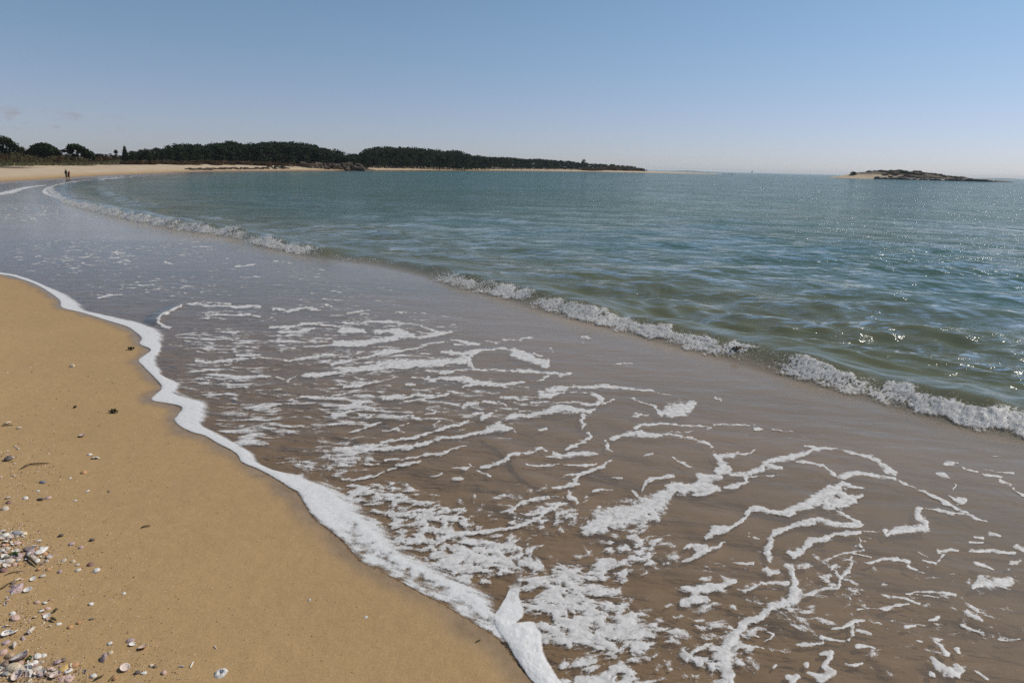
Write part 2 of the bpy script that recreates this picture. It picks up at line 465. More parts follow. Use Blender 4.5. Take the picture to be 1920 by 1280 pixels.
def sea_parts(x, y, d=None, cell=None):
    """water height, distance behind the breaker's foot, whitewater along it, calmness"""
    if d is None:
        d = shore_dist(x, y)
    bd, arc, side = poly_dist(x, y, BRK[:, :2])
    s = bd * side
    H = np.interp(arc, BRK_ARC, BRK[:, 2]); wa = np.interp(arc, BRK_ARC, BRK[:, 3])
    sea = sstep(0.3, 3.0, s) * sstep(0.5, 7.0, d)
    z = np.zeros(x.shape)
    if cell is None:
        cell = (x * x + y * y) / (683 * CAM_H)
    w = np.zeros(x.shape)
    for lam, th, ph, am in zip(W_LAM, W_DIR, W_PH, W_AMP):
        k = 2 * np.pi / lam
        keep = sstep(2.2, 5.0, lam / cell)
        q = np.sin(k * (x * math.cos(th) + y * math.sin(th)) + ph)
        w += keep * am * (q + 0.22 * (q * q - 0.5))
    gust = 0.75 + 0.5 * fbm(x * 0.12, y * 0.12, 2, 5)
    z += sea * w * gust
    sw = sstep(0.15, 1.5, d) * (1 - sea)
    th = math.radians(252)
    u, v = x * math.cos(th) + y * math.sin(th), -x * math.sin(th) + y * math.cos(th)
    z += sw * (0.0055 * perlin(u * 1.7, v * 0.75, 31) * sstep(2.5, 5, 0.6 / cell) + 0.0035 * perlin(u * 4.5, v * 2.0, 32) * sstep(2.5, 5, .22 / cell))
    Hn = H * (0.86 + 0.34 * perlin(arc * 0.8, s * 0.2, 8) + 0.12 * perlin(arc * 2.6, s, 9))
    front = 0.5 * np.clip((s + 0.05) / 0.70, 0, 1) + 0.5 * sstep(-0.05, 0.65, s)
    back = 1 - sstep(0.62, 2.8, s)
    z += Hn * front * 0.90 * np.where(s > 0.62, back, 1.0)
    # a second low swell behind the breaker
    z += 0.5 * H * np.exp(-((s - 4.2) / 0.7) ** 2) * np.clip(perlin(arc * 0.25 + 3, s * 0.1, 12) + 0.25, 0, 1) * sstep(3, 8, d)
    for rp, rh in RIPPLES:
        m = (np.abs(x - rp[:, 0].mean()) < 3) & (np.abs(y - rp[:, 1].mean()) < 3)
        if m.any():
            rd, ra, rs = poly_dist(x[m], y[m], rp)
            z[m] += rh * np.where(rs > 0, np.exp(-(rd / .16) ** 2), np.exp(-(rd / .045) ** 2)) * (.7 + .6 * perlin(ra * 6, rd * 3, 13))
    return z, s, wa, sea, arc

def bed_z(d):
    return np.where(d < 7, -0.013 * d - 0.006 * sstep(0, 0.25, d), -0.097 - 0.10 * (d - 7)).clip(-2.5)

def land_z(x, y, d):
    L = np.maximum(-d, 0)
    k = 0.020 + 0.036 * sstep(100, 260, y)
    z = 0.24 * (1 - np.exp(-L / 4.5)) + k * np.minimum(L, 42)
    z += sstep(38, 60, L) * 0.5 * (1 + 0.6 * fbm(x * 0.05, y * 0.05, 3, 40))
    z += sstep(0.3, 3, L) * 0.012 * fbm(x * 0.7, y * 0.7, 3, 41)
    z *= 1 - 0.75 * sstep(60, 180, x) * sstep(450, 800, y)                # the low sand spit
    z += 0.0035 * sstep(0.1, 1.0, L) * fbm(x * 2.6, y * 2.6, 3, 42)
    return z

def ground_z(x, y):
    x, y = np.atleast_1d(np.asarray(x, float)), np.atleast_1d(np.asarray(y, float))
    d = shore_dist(x, y)
    return np.where(d > 0, bed_z(d), land_z(x, y, d))

def on_sand(px, py):
    """points of the beach the photograph shows at (px, py)"""
    px, py = np.atleast_1d(np.asarray(px, float)), np.atleast_1d(np.asarray(py, float))
    z = np.zeros(px.shape)
    for _ in range(6):
        p = flat(px, py, z)
        z = 0.5 * z + 0.5 * ground_z(p[:, 0], p[:, 1])
    p = flat(px, py, z)
    return np.column_stack([p, ground_z(p[:, 0], p[:, 1])])

# ------------------------------------------------------------------ beach and sea bed
az = np.radians(np.concatenate([np.arange(-180, -46, 2.5), np.arange(-46, 44, 0.15), np.arange(44, 180.1, 2.5)]))
rr = np.concatenate([[0.25, 0.5, 0.8, 1.1], np.exp(np.arange(math.log(1.4), math.log(90), 0.0135)), np.exp(np.arange(math.log(90), math.log(5200), 0.017))])
R, A = np.meshgrid(rr, az, indexing='ij')
X, Y = (R * np.sin(A)).ravel(), (R * np.cos(A)).ravel()
D = shore_dist(X, Y)
Z = np.where(D > 0, bed_z(D), land_z(X, Y, D))
wet = np.where(D > 0, 1.0, sstep(-0.22, 0.0, D + 0.10 * fbm(X * 2, Y * 2, 2, 50)))
wet = np.maximum(wet, sstep(-2.6, -0.6, D + 0.7 * fbm(X * 0.3, Y * 0.3, 2, 51)) * sstep(45, 60, Y) * 0.9)
damp = sstep(-3.5, -0.2, D)
LL = np.maximum(-D, 0)
vegn = fbm(X * 0.045, Y * 0.045, 4, 52)
veg = sstep(-0.1, 0.25, sstep(20, 36, LL + 12 * vegn) * sstep(60, 100, Y) - 0.1)
veg = np.where(Y > 330, sstep(18, 34, LL + 10 * vegn), veg)
veg *= 1 - sstep(55, 130, X) * sstep(450, 750, Y)
pale = sstep(1.5, 8, LL) * sstep(45, 75, Y)
pale = np.maximum(pale, 0.75 * sstep(0.5, 6, LL) * sstep(180, 300, Y))
F = grid_faces(len(rr), len(az))
keep = (D[F].min(1) < 26)
v, f, at = compact(np.column_stack([X, Y, Z]), F[keep], dict(wet=wet, damp=damp, veg=veg, pale=pale))
put("sand_beach", mesh("sand_beach", v, f, at), [M_SAND], kind='structure', category='beach',
    label="golden damp sand beach curving round the bay to the far dunes")

# ------------------------------------------------------------------ sea
f10 = 683.0
yp = [1500.0]
while yp[-1] > 0.26:
    q = yp[-1]
    yp.append(q - (3.0 if q > 560 else 1.15) if q > 22 else q * 0.945)
rr = f10 * CAM_H / np.array(yp)
az = np.radians(np.concatenate([np.arange(-180, -44, 3.0), np.arange(-44, -40, 0.3), np.arange(-40, 40, 0.105), np.arange(40, 60, 0.3), np.arange(60, 180.1, 3.0)]))
R, A = np.meshgrid(rr, az, indexing='ij')
X, Y = (R * np.sin(A)).ravel(), (R * np.cos(A)).ravel()
D = shore_dist(X, Y)
F = grid_faces(len(rr), len(az))
F = F[(D[F].max(1) > -0.06)]
vv, F, at = compact(np.column_stack([X, Y, D]), F, dict(R=R.ravel()))
X, Y, D = vv.T
Z, S, WA, SEA, ARC = sea_parts(X, Y, D, np.maximum(at["R"] ** 2 / (f10 * CAM_H) * 1.15, 0.02))
depth = Z - bed_z(np.maximum(D, 0))
sed = 1 - 0.42 * sstep(-0.3, 0.5, S) * sstep(0.5, 4, D) - 0.30 * sstep(1.0, 16, S + 2.5 * fbm(X * 0.1, Y * 0.1, 3, 60)) * sstep(2, 12, D) - 0.28 * sstep(14, 70, S) * sstep(4, 30, D)
sed = sed + 0.10 * np.exp(-((S - 0.25) / 0.40) ** 2)
opac = 1 - np.exp(-np.maximum(depth, 0) * (11.0 + 6.0 * sstep(-0.2, 0.6, S)))
opac = np.maximum(opac, sstep(10, 40, D))
chop = np.maximum(SEA, 0.0) * (0.62 + 0.38 * sstep(8, 30, S))
Z = np.where(D < 0.02, np.minimum(Z, 0.002), Z)
me = mesh("sea", np.column_stack([X, Y, Z]), F, dict(sed=sed, opac=opac, chop=chop))
put("sea_water", me, [M_WATER], kind='structure', category='sea', label="green blue sea of the bay running up the beach as a thin brown film")
# ------------------------------------------------------------------ foam lying on the swash: streaks traced from the photograph
# zone: (x0, y0, scale); streaks: "x,y,width x,y,width ...; ..." in pixels of that enlargement
STREAKS = [
((640, 680, 3.0), """0,45,25 150,30,28 300,20,20 450,10,22 560,15,25;720,10,30 740,30,15;560,60,10 700,42,8 860,42,8 1080,45,8 1150,55,10 1230,68,10 1290,58,6
480,100,18 600,85,22 700,95,24 740,115,36 850,120,22 960,118,14 1040,106,6;680,134,6 730,128,14;1060,108,6 1130,95,8 1170,78,6
1105,165,10 1170,160,24 1240,145,26 1320,133,16 1450,130,14 1600,146,12 1740,158,10 1850,186,6;1120,185,24 1180,185,20 1250,170,10
1290,170,5 1400,172,6 1450,190,16 1475,215,26 1440,240,14 1330,228,8 1200,220,6 1020,228,10 985,230,5;1530,215,8 1470,235,10
920,320,16 980,300,30 1060,305,18 1130,280,30 1230,260,44 1340,270,24 1400,275,26 1440,262,10;1365,290,30 1350,320,22 1370,355,14 1360,375,8
1395,400,24 1410,415,14 1370,440,18 1310,465,20 1260,490,10;1200,495,10 1220,520,26 1150,530,10;1220,525,26 1330,515,24 1410,510,16 1470,515,8
790,590,16 850,570,16 930,550,22 970,515,26 1060,505,16 1130,490,10 1170,495,6;0,490,30 150,485,30 300,480,26 420,460,24 560,430,18 700,405,16 800,385,26 880,360,46 960,370,12 980,395,6
60,475,10 200,465,20 330,430,12 450,408,14 540,385,16 640,355,14 710,330,12;520,360,10 560,335,14;240,550,8 370,535,10 450,520,14 570,515,16 620,488,8 700,465,6
300,575,12 350,565,16 440,560,12;260,605,8 310,590,8;0,655,10 100,655,14 180,638,10 240,615,5;690,255,10 720,230,26 770,225,22;800,215,22 870,230,14 930,240,6
900,195,12 960,203,10 1080,205,5;740,290,16 800,290,20 790,315,18 850,290,10 870,270,6;250,200,16 320,198,12 400,180,10 430,180,18 480,190,16 560,185,10 640,175,12 690,170,6
600,160,10 650,165,8;500,165,8 560,170,6;350,212,6 460,210,8 540,192,6;0,240,12 90,230,10 180,215,8;0,285,10 100,270,10 200,268,8;100,300,14 150,300,10 195,290,5
340,305,10 380,300,16 450,320,6;460,290,5 530,285,12 540,270,8 480,262,5;50,385,10 110,380,8 180,350,10 215,335,8;230,385,6 310,370,14 360,390,8;320,360,6 390,335,4
0,140,8 100,140,8 180,110,8 330,75,5;400,80,12 480,85,10;360,130,6 420,125,10;20,570,14 80,560,8;130,575,12 200,570,10;610,590,6 690,600,14 720,590,6;720,575,6 770,610,10 830,640,6
635,650,16 680,650,18;490,640,6 560,625,8;1120,380,12 1150,365,18;1040,575,6 1120,580,8 1220,575,10 1340,572,8 1440,570,5;1250,635,8 1330,635,14 1400,605,24 1480,575,16 1520,550,8
1330,640,16 1310,680,30 1200,710,12;1260,690,20 1330,685,14;1280,720,14 1290,760,40 1330,775,16 1330,795,8;890,840,12 970,825,20 1010,790,16 1080,770,14 1150,755,10
1110,810,14 1150,830,40 1190,815,20 1230,785,10;1150,845,20 1120,880,24 1040,900,22 980,925,20 880,945,20 780,960,16 640,960,30 560,990,40;1280,860,20 1300,870,20;1240,930,20 1250,950,16
1500,440,12 1560,420,14 1640,405,18 1680,395,18 1800,410,14 1900,410,8;1660,370,16 1680,352,14 1780,345,12 1920,350,8;1470,440,6 1500,485,20 1530,505,8
1400,940,60 1470,900,110 1560,860,130 1660,840,100 1760,790,90 1840,730,60 1900,690,36;1650,740,20 1690,770,20 1720,765,8;1690,720,14 1720,680,14 1770,650,12 1870,638,8
1400,720,8 1470,710,14 1530,715,6;1620,305,8 1690,290,16 1740,300,10;1640,195,6 1700,225,10 1770,250,10 1800,280,20;1800,285,30 1860,265,60 1920,255,70;1550,650,8 1580,650,5;1700,518,8 1750,516,6"""),
((960, 660, 3.0), """20,5,60 70,35,30 150,55,40 180,80,26 205,50,20;0,108,10 120,110,14 230,125,10 330,118,6;830,340,20 880,340,60 960,320,80 1010,295,36 1045,290,10
700,430,22 720,410,14 850,402,10 960,412,10 1110,425,6;1130,412,6 1200,405,10 1360,412,8;1360,430,10 1390,440,14 1420,438,6;1460,438,6 1580,448,4
540,490,10 620,475,18 700,460,30 800,475,14 850,468,8;820,470,10 930,470,14 1000,485,12 1060,500,16 1110,515,14 1130,545,18;870,448,4 960,452,8 1020,448,5
1140,575,20 1165,610,40 1200,650,44 1160,670,40 1220,670,34;1180,585,20 1240,580,24 1310,575,10 1360,550,5;1230,685,20 1320,685,26 1400,665,34 1420,625,30 1500,605,40 1580,585,50 1650,568,26 1700,545,16
1640,530,6 1720,545,10 1800,545,8 1880,555,10 1920,565,14;1440,650,30 1520,655,14;1330,700,10 1500,690,5;1320,700,20 1320,735,12 1240,755,20 1190,760,8
1050,690,34 1080,715,44 1180,705,30;1080,720,30 1000,760,50 900,760,60 880,800,60;1090,745,20 1160,765,24 1080,795,26 1010,805,16;910,600,12 930,620,8 1000,640,14 1025,645,10
430,990,80 500,950,120 600,920,140 720,900,150 800,870,120 870,810,70;680,780,14 710,815,16 740,830,10;740,760,14 770,715,14 830,700,12 910,692,8
1600,615,6 1700,628,8 1750,640,6 1770,655,8 1810,680,12 1840,715,12;1320,915,10 1340,885,30 1400,885,36 1480,910,24 1540,915,24 1580,895,30 1640,870,40 1720,850,50 1760,790,50 1790,760,20
1740,800,40 1830,780,60 1880,830,50;1140,1000,40 1180,985,30 1230,985,10 1300,940,10 1320,920,12;1470,1010,16 1560,985,20 1640,950,26 1740,945,24 1840,965,20 1920,965,20
760,578,10 790,578,6;560,705,5 620,708,8;0,885,20 60,850,14 130,820,10 200,805,6;1140,260,8 1175,270,6;580,72,6 680,70,6"""),
((1280, 900, 3.0), """0,60,60 60,40,60 120,30,60 200,50,20;230,38,10 300,30,20 370,10,8;360,185,20 400,160,36 480,175,24 560,190,26 620,165,44 700,135,50 780,95,70 860,60,60 900,20,40
800,140,50 880,130,70 960,110,40 1020,85,8;920,30,30 1030,45,6;860,175,14 940,205,18 980,240,40 930,260,26
490,460,26 480,410,36 500,340,44 520,300,40 590,270,24 680,240,24 780,225,28 860,255,20 940,265,26 1000,250,16;590,410,20 620,430,34 680,390,46 720,340,40 800,325,30 880,305,24 960,300,30 1000,290,14
990,330,8 990,365,14 1020,390,14 970,395,10 900,420,14 840,445,14 800,460,6;950,430,10 955,470,14 930,520,22 890,545,20 880,590,14;835,505,10 870,490,12 850,500,6 885,545,10
960,410,8 1060,430,8;1020,470,10 1060,465,20 1120,440,16 1200,450,20 1270,465,14;1260,485,16 1350,525,6;1000,285,6 1110,290,6
1130,280,24 1160,310,14 1180,285,40 1280,275,44 1360,270,40 1370,235,26 1320,210,36 1330,170,34 1360,165,20;1380,165,10 1450,180,14 1560,195,14 1640,215,10 1710,235,6
1220,0,10 1330,60,12 1440,105,14 1530,160,20 1620,205,20;1510,95,14 1560,120,36 1600,115,14;1530,20,8 1520,70,8;0,460,16 60,440,20 130,390,40 40,370,30 0,385,20
130,330,20 190,300,36 240,280,40 280,250,12 350,210,14;150,395,20 240,350,8;360,310,5 400,325,20 430,330,6;280,465,5 340,470,16 390,465,18;0,600,20 60,620,60 140,610,60 220,590,40 300,575,16
0,690,40 60,665,60 140,660,40;110,550,16 150,560,26;310,620,10 350,630,20 420,600,14 440,575,20 540,575,14 600,580,30;460,500,24 500,525,40 540,520,16
570,480,24 600,500,36 620,545,24 650,580,50 640,640,90 600,680,70 560,700,40;680,650,20 760,615,20 840,600,14 880,600,8;560,690,60 500,720,60 440,775,40 360,800,40 300,850,60 270,900,90 240,980,100 230,1050,90 250,1130,60
250,820,20 300,840,20;370,850,20 430,875,6;140,1030,10 200,1040,20;320,1040,10 300,1030,14;480,850,12 520,860,10 500,890,8 460,905,4;650,920,20 720,915,22 790,910,10
840,840,8 900,830,14 960,800,20 1010,795,10;950,830,30 960,870,20 940,900,16;980,845,20 1060,865,10;790,880,26 830,895,16 920,905,10;770,970,20 820,960,40 820,1000,30 790,1040,40 840,1080,36 780,1110,50 700,1080,14
690,1035,30 690,1045,26;580,1110,30 640,1110,30 600,1140,30;910,1035,14 960,1045,14 1020,1035,10;985,940,20 1040,940,20 1090,950,8;1070,1060,10 1100,1075,10;975,735,12 1080,725,6
1095,720,10 1150,718,22 1200,705,14 1280,695,8;1270,640,8 1340,625,12 1440,630,16 1535,645,20;1280,635,5 1360,650,6 1440,660,4;1180,655,8 1260,665,12 1340,695,5
1630,610,20 1680,570,50 1740,580,60 1830,570,50;1640,465,10 1690,480,24 1740,500,8;1610,400,10 1700,400,14 1800,410,18 1870,415,20;1640,320,10 1680,325,24;1610,358,8 1680,355,8
1720,300,20 1780,315,14;1870,370,14 1920,390,30;1440,400,20 1480,405,20 1550,402,8;1470,420,16 1440,460,8;1340,455,8 1430,470,10;1320,410,5 1380,435,4;1600,745,20 1650,770,30 1690,795,16
1570,820,12 1640,850,12 1700,862,8;1410,895,8 1450,930,16 1480,980,30;1410,1000,26 1440,1050,50 1500,1080,60 1560,1080,50 1530,1045,30;1540,950,24 1545,960,20;1400,1090,16 1420,1095,16;1640,1070,8 1700,1120,20
1390,790,8 1440,770,20;1250,825,20 1310,820,14;1310,895,8 1340,905,8;1780,0,20 1850,30,14;1860,50,8 1920,90,16;1850,465,14 1900,455,10;1840,500,16 1820,490,8;520,1040,20 500,1055,14
420,935,14 460,945,8;380,940,5 420,938,8;20,1010,30 80,960,24 130,930,24 160,920,8;1780,905,8 1830,910,6;1850,900,12 1890,895,6;60,1200,50 120,1260,60;420,1230,60 560,1260,40;900,1200,40 980,1260,60;1300,1230,50 1420,1260,30"""),
((1280, 560, 3.0), """400,740,14 430,745,8;680,828,6 780,845,10 880,850,10 990,870,12 1090,910,20 1150,960,36 1200,985,20;640,920,6 780,935,8 820,970,14 870,1000,14
900,1000,30 1000,985,30 1100,1000,20 1200,1010,14;1480,930,20 1550,930,8;1580,950,10 1660,970,6;1430,985,14 1480,1000,30 1500,1015,10;1690,990,14 1800,1010,14;1700,965,5 1860,985,6;1740,885,4 1790,885,5
180,560,6 215,575,8;860,132,6 960,135,8;880,150,10 910,135,8"""),
((640, 460, 3.0), """0,440,8 100,435,10 180,430,8 280,428,12 370,440,6 440,450,6 520,480,14 560,495,16 440,520,12 360,515,16 260,480,20;0,480,30 80,485,24 140,490,8
210,490,12 300,475,16 350,490,26 360,515,24 280,530,24 200,545,24 100,560,20 0,545,24;440,525,14 560,495,14 620,490,6;0,650,12 100,640,10 250,600,26 330,595,16 420,575,6 520,550,14 600,548,6
560,605,8 640,608,18 720,605,26 800,590,14 880,582,8 970,595,14 1020,605,26 1080,635,34 1110,655,20 1150,660,40;720,610,20 720,640,40 640,650,30 540,660,40 440,655,30 340,655,20 220,660,26
250,680,10 350,690,16 450,675,14 540,660,20;0,710,26 100,695,20 240,685,10;610,535,6 690,540,14 770,560,16 640,560,8;800,535,6 880,552,5;600,590,6 720,635,14;910,535,10 1010,533,6
1000,522,5 1080,522,8;1080,605,6 1130,625,8;30,385,8 90,375,6 160,365,5;300,378,5 480,382,4;1200,612,4 1170,575,4;1350,515,8 1400,520,6;1330,545,6 1360,545,5;1540,670,6 1640,668,6;520,130,8 620,145,6;560,110,6 700,135,6;960,240,6 1080,240,6"""),
((240, 560, 3.0), """330,30,8 480,40,10 600,45,14 740,45,12;500,90,8 700,90,10 740,100,12;820,60,14 900,70,14 1000,50,14 1080,65,8;790,160,10 900,165,16 990,140,14 1080,140,12 1200,160,10 1330,185,20
860,185,20 960,185,16 1040,170,16;1390,185,16 1480,180,14 1560,190,20 1620,215,14 1740,205,12 1780,195,8;1160,250,30 1260,255,26 1360,240,24 1480,220,20 1560,200,14
380,355,14 470,355,12 600,345,12 760,335,8 900,350,10 1080,320,14 1200,315,10;620,320,14 740,318,12;1000,430,26 1100,430,22 1200,410,16 1300,405,10 1440,395,8;1150,370,16 1250,350,10
1440,365,14 1560,365,24 1680,360,20 1800,355,14 1900,360,10;1700,460,26 1800,445,14 1900,440,10;650,440,10 820,440,8 900,465,6 950,430,6;1210,495,14 1300,490,16 1380,475,6
1100,595,8 1200,600,10 1360,575,12;900,570,6 1000,555,14 1150,560,6;1460,560,20 1560,545,10;1150,650,12 1230,640,14 1300,630,6;1110,30,10 1140,45,8;160,130,14 185,100,12 240,70,14 300,40,10;160,130,12 200,150,14 235,165,20"""),
((0, 320, 3.0), """555,718,8 600,705,14 690,695,6;1060,745,8 1200,740,8 1300,750,10;920,512,5 970,530,6;1320,540,5 1430,530,6;1540,510,4 1640,520,4;0,590,4 90,590,6;640,465,4 700,462,5;1080,430,3 1200,425,4"""),
((0, 200, 4.0), """-60,690,30 0,655,20 100,635,30 180,610,16 260,600,8 340,590,6;330,640,30 370,660,20 440,690,16;330,630,16 360,610,20 450,590,8 560,570,8 650,555,6;760,548,8 890,538,8"""),
]
FLATTEN_KEEP = 1.0
gx = np.arange(-330, 2300, 1.75); gy = np.concatenate([np.arange(322, 470, 0.9), np.arange(470, 1460, 1.6)])
PX, PY = np.meshgrid(gx, gy)
P = flat(PX.ravel(), PY.ravel())
WX, WY = P[:, 0].reshape(PX.shape), P[:, 1].reshape(PX.shape)
wscale = np.clip((PY - 312) / 400, 0.12, 1.0)
wpx = PX + wscale * (7.0 * fbm(WX * 3.2, WY * 3.2, 3, 70) + 2.5 * perlin(WX * 14, WY * 14, 75))
wpy = PY + wscale * (4.2 * fbm(WX * 3.2, WY * 3.2, 3, 71) + 1.5 * perlin(WX * 14, WY * 14, 76))
FS = np.full(PX.shape, -3.0)
def add_streaks(target, table):
    for (x0, y0, sc), txt in table:
        for line in txt.replace("\n", ";").split(";"):
            pts = [tuple(float(c) for c in q.split(",")) for q in line.split()]
            for (ax, ay, aw), (bx, by, bw) in zip(pts[:-1], pts[1:]):
                ax, bx, ay, by, aw, bw = x0 + ax / sc, x0 + bx / sc, y0 + ay / sc, y0 + by / sc, aw / sc, bw / sc
                mg = max(aw, bw) * 1.4 + 12
                i0, i1 = np.searchsorted(gx, min(ax, bx) - mg), np.searchsorted(gx, max(ax, bx) + mg)
                j0, j1 = np.searchsorted(gy, min(ay, by) - mg), np.searchsorted(gy, max(ay, by) + mg)
                if i1 <= i0 or j1 <= j0:
                    continue
                sx, sy = wpx[j0:j1, i0:i1], wpy[j0:j1, i0:i1]
                dx, dy = bx - ax, by - ay
                t = np.clip(((sx - ax) * dx + (sy - ay) * dy) / max(dx * dx + dy * dy, 1e-6), 0, 1)
                d = np.hypot(sx - ax - t * dx, sy - ay - t * dy)
                hw = 0.5 * (aw + (bw - aw) * t) + 0.35
                target[j0:j1, i0:i1] = np.maximum(target[j0:j1, i0:i1], (1 - d / hw) * np.minimum(1.0, 0.55 + hw / 14))
add_streaks(FS, STREAKS)
# finer lace between the streaks: how much of the water it covers, by area of the photograph
COVER = [(2130, 1120, -.06, 140, 150), (2080, 1380, -.04, 200, 90), (700, 935, .24, 110, 38), (800, 985, .28, 130, 55), (900, 1045, .32, 140, 55), (1060, 1110, .42, 120, 60), (1130, 1190, .24, 170, 80), (1120, 1290, .22, 150, 70), (1290, 1210, .02, 160, 110),
         (1000, 960, -.04, 160, 60), (1180, 1040, .05, 120, 60), (620, 860, .02, 130, 55), (480, 790, .02, 120, 70), (420, 710, .05, 120, 50), (420, 640, .06, 130, 34),
         (560, 640, .02, 160, 28), (700, 680, .02, 190, 44), (640, 760, .04, 200, 70), (430, 590, -.12, 120, 26), (880, 760, -.12, 220, 80), (1500, 1120, -.20, 260, 130), (1750, 1160, -.24, 220, 120),
         (300, 540, -.13, 220, 34), (150, 480, -.12, 220, 60), (620, 560, -.17, 220, 40), (60, 400, -.12, 180, 30), (330, 470, -.18, 260, 40), (500, 520, -.2, 260, 30), (700, 610, -.10, 260, 40), (1080, 1400, .15, 250, 90), (1700, 1380, -.2, 400, 80), (1000, 640, -.42, 240, 40), (1500, 800, -.44, 260, 60)]
cv = np.full(PX.shape, -1.4)
for cx_, cy_, c_, rx_, ry_ in COVER:
    cv = np.maximum(cv, (c_ + 1.4) * np.exp(-0.5 * (((PX - cx_) / rx_) ** 2 + ((PY - cy_) / ry_) ** 2) ** 1.5) - 1.4)
ux = WX + 0.10 * fbm(WX * 2, WY * 2, 3, 80); uy = WY + 0.10 * fbm(WX * 2, WY * 2, 3, 81)
f1, f2 = worley(ux * 7.5, uy * 6.0, 1)
cell = 1.0 * fbm(ux * 7.5, uy * 10.5, 5, 82, 0.62) + 0.22 * (0.30 - (f2 - f1)) + 0.25 * fbm(ux * 2.2, uy * 2.6, 2, 84)
strk = 0.72 * fbm(ux * 1.7 + 0.35 * uy, uy * 8.0, 4, 85, 0.6) + 0.36 * fbm(ux * 6, uy * 14, 3, 88)
far_mix = sstep(930, 820, PY)
PN = cell * (1 - far_mix) + strk * far_mix
FP = (PN + cv - 0.10) * 1.5
FS = FS + 0.50 * fbm(ux * 8, uy * 9, 3, 90) + 0.42 * fbm(ux * 24, uy * 24, 2, 96) * sstep(560, 760, PY) - 0.10 - 1.0 * np.clip(perlin(ux * 10, uy * 10, 93) - 0.30, 0, 1)
FF = np.maximum(FS, FP)
Dg = shore_dist(WX.ravel(), WY.ravel())
bdg, arcg, sideg = poly_dist(WX.ravel(), WY.ravel(), BRK[:, :2])
sg = bdg * sideg
FF = FF.ravel()
FF = np.where(Dg < 0.015, -3, FF)
FF = np.where((sg > -0.25) & (PY.ravel() > 400), -3, FF)
cover = 0.43 + 0.62 * FF
Fq = grid_faces(*PX.shape)
kf = cover[Fq].max(1) > 0.20
v, f, at = compact(np.column_stack([P, Dg]), Fq[kf][:, ::-1], dict(cover=cover, FF=FF))
zz, _, _, _, _ = sea_parts(v[:, 0], v[:, 1], v[:, 2], np.maximum((v[:, 0] ** 2 + v[:, 1] ** 2) / (683 * CAM_H), .02))
FFv = np.clip(at.pop("FF"), 0, 1)
v[:, 2] = np.maximum(zz, 0) + 0.0025 + 0.005 * np.sqrt(FFv) + 0.0015 * perlin(v[:, 0] * 30, v[:, 1] * 30, 95) * FFv
put("sea_foam", mesh("sea_foam", v, f, at), [M_LACE], kind='stuff', category='foam', label="white lacy foam streaks drifting on the thin brown water behind the swash edge")

# ------------------------------------------------------------------ thick foam along the edge of the swash
def foam_strip(rows, nv, lobe=False):
    r = np.array(rows, float)
    s = spline(r, 1.6)
    n = len(s)
    vv_ = np.linspace(0, 1, nv)
    px = s[:, 0:1] * (1 - vv_) + s[:, 2:3] * vv_; py = s[:, 1:2] * (1 - vv_) + s[:, 3:4] * vv_
    p = flat(px.ravel(), py.ravel()); x, y = p[:, 0], p[:, 1]
    t = np.repeat(np.arange(n), nv); vv2 = np.tile(vv_, n); hm = np.repeat(s[:, 4], nv)
    jit = fbm(x * 9, y * 9, 3, 100)
    if lobe:
        prof = np.clip(1 - np.abs(2 * vv2 - 1) ** 2.2, 0, 1) ** 0.75 * sstep(1100, 1200, py.ravel())
        cov = -0.15 + 1.30 * np.minimum(np.clip(vv2 / 0.16, 0, 1), np.clip((1 - vv2) / 0.22, 0, 1)) ** 0.8 - 0.80 * (1 - sstep(1080, 1150, py.ravel())) + 0.30 * jit
    else:
        prof = (np.clip(vv2 / 0.16, 0, 1) ** 0.5) * (1 - sstep(0.45, 1.0, vv2))
        streak = fbm(px.ravel() * 0.012 + py.ravel() * 0.02, (py - px * 0.35).ravel() * 0.16, 3, 101)
        cov = np.where(vv2 < 0.12, 0.05 + 0.95 * vv2 / 0.12, 1.0) - 1.0 * sstep(0.30, 0.98, vv2 + 0.22 * streak) + 0.20 * streak + 0.05 * jit
        thin = sstep(560, 700, px.ravel()) * (1 - sstep(0.28, 0.50, vv2 + 0.12 * jit))            # washed-out lower half of the big lobe
        cov = cov - 0.50 * thin * (1 - 0.8 * np.exp(-((vv2 - 0.05) / 0.035) ** 2)) + 0.30 * thin * jit
        prof = prof * (1 - 0.75 * thin)
        thin2 = (1 - sstep(150, 300, px.ravel())) * 0.14
        cov = cov - thin2
    d = shore_dist(x, y)
    zb = np.where(d > 0, 0.0, land_z(x, y, d))
    z = zb + 0.003 + (0.26 if lobe else 0.20) * hm * prof * (0.9 + 0.25 * fbm(x * 5, y * 5, 3, 102)) + 0.0012 * perlin(x * 47, y * 41, 103) * prof + (0.006 * fbm(x * 13, y * 11, 3, 104) * prof if lobe else 0)
    return np.column_stack([x, y, z]), grid_faces(n, nv)[:, ::-1], cov
v1, f1_, c1 = foam_strip(STRIP_OUT_IN, 44)
v2, f2_, c2 = foam_strip(LOBE_OUT_IN, 36, True)
me = mesh("swash_foam", np.vstack([v1, v2]), np.vstack([f1_, f2_ + len(v1)]), dict(cover=np.concatenate([c1, c2])))
put("swash_foam", me, [M_EDGE], kind='stuff', category='foam', label="thick white foam rim along the wavy edge of the swash on golden sand")

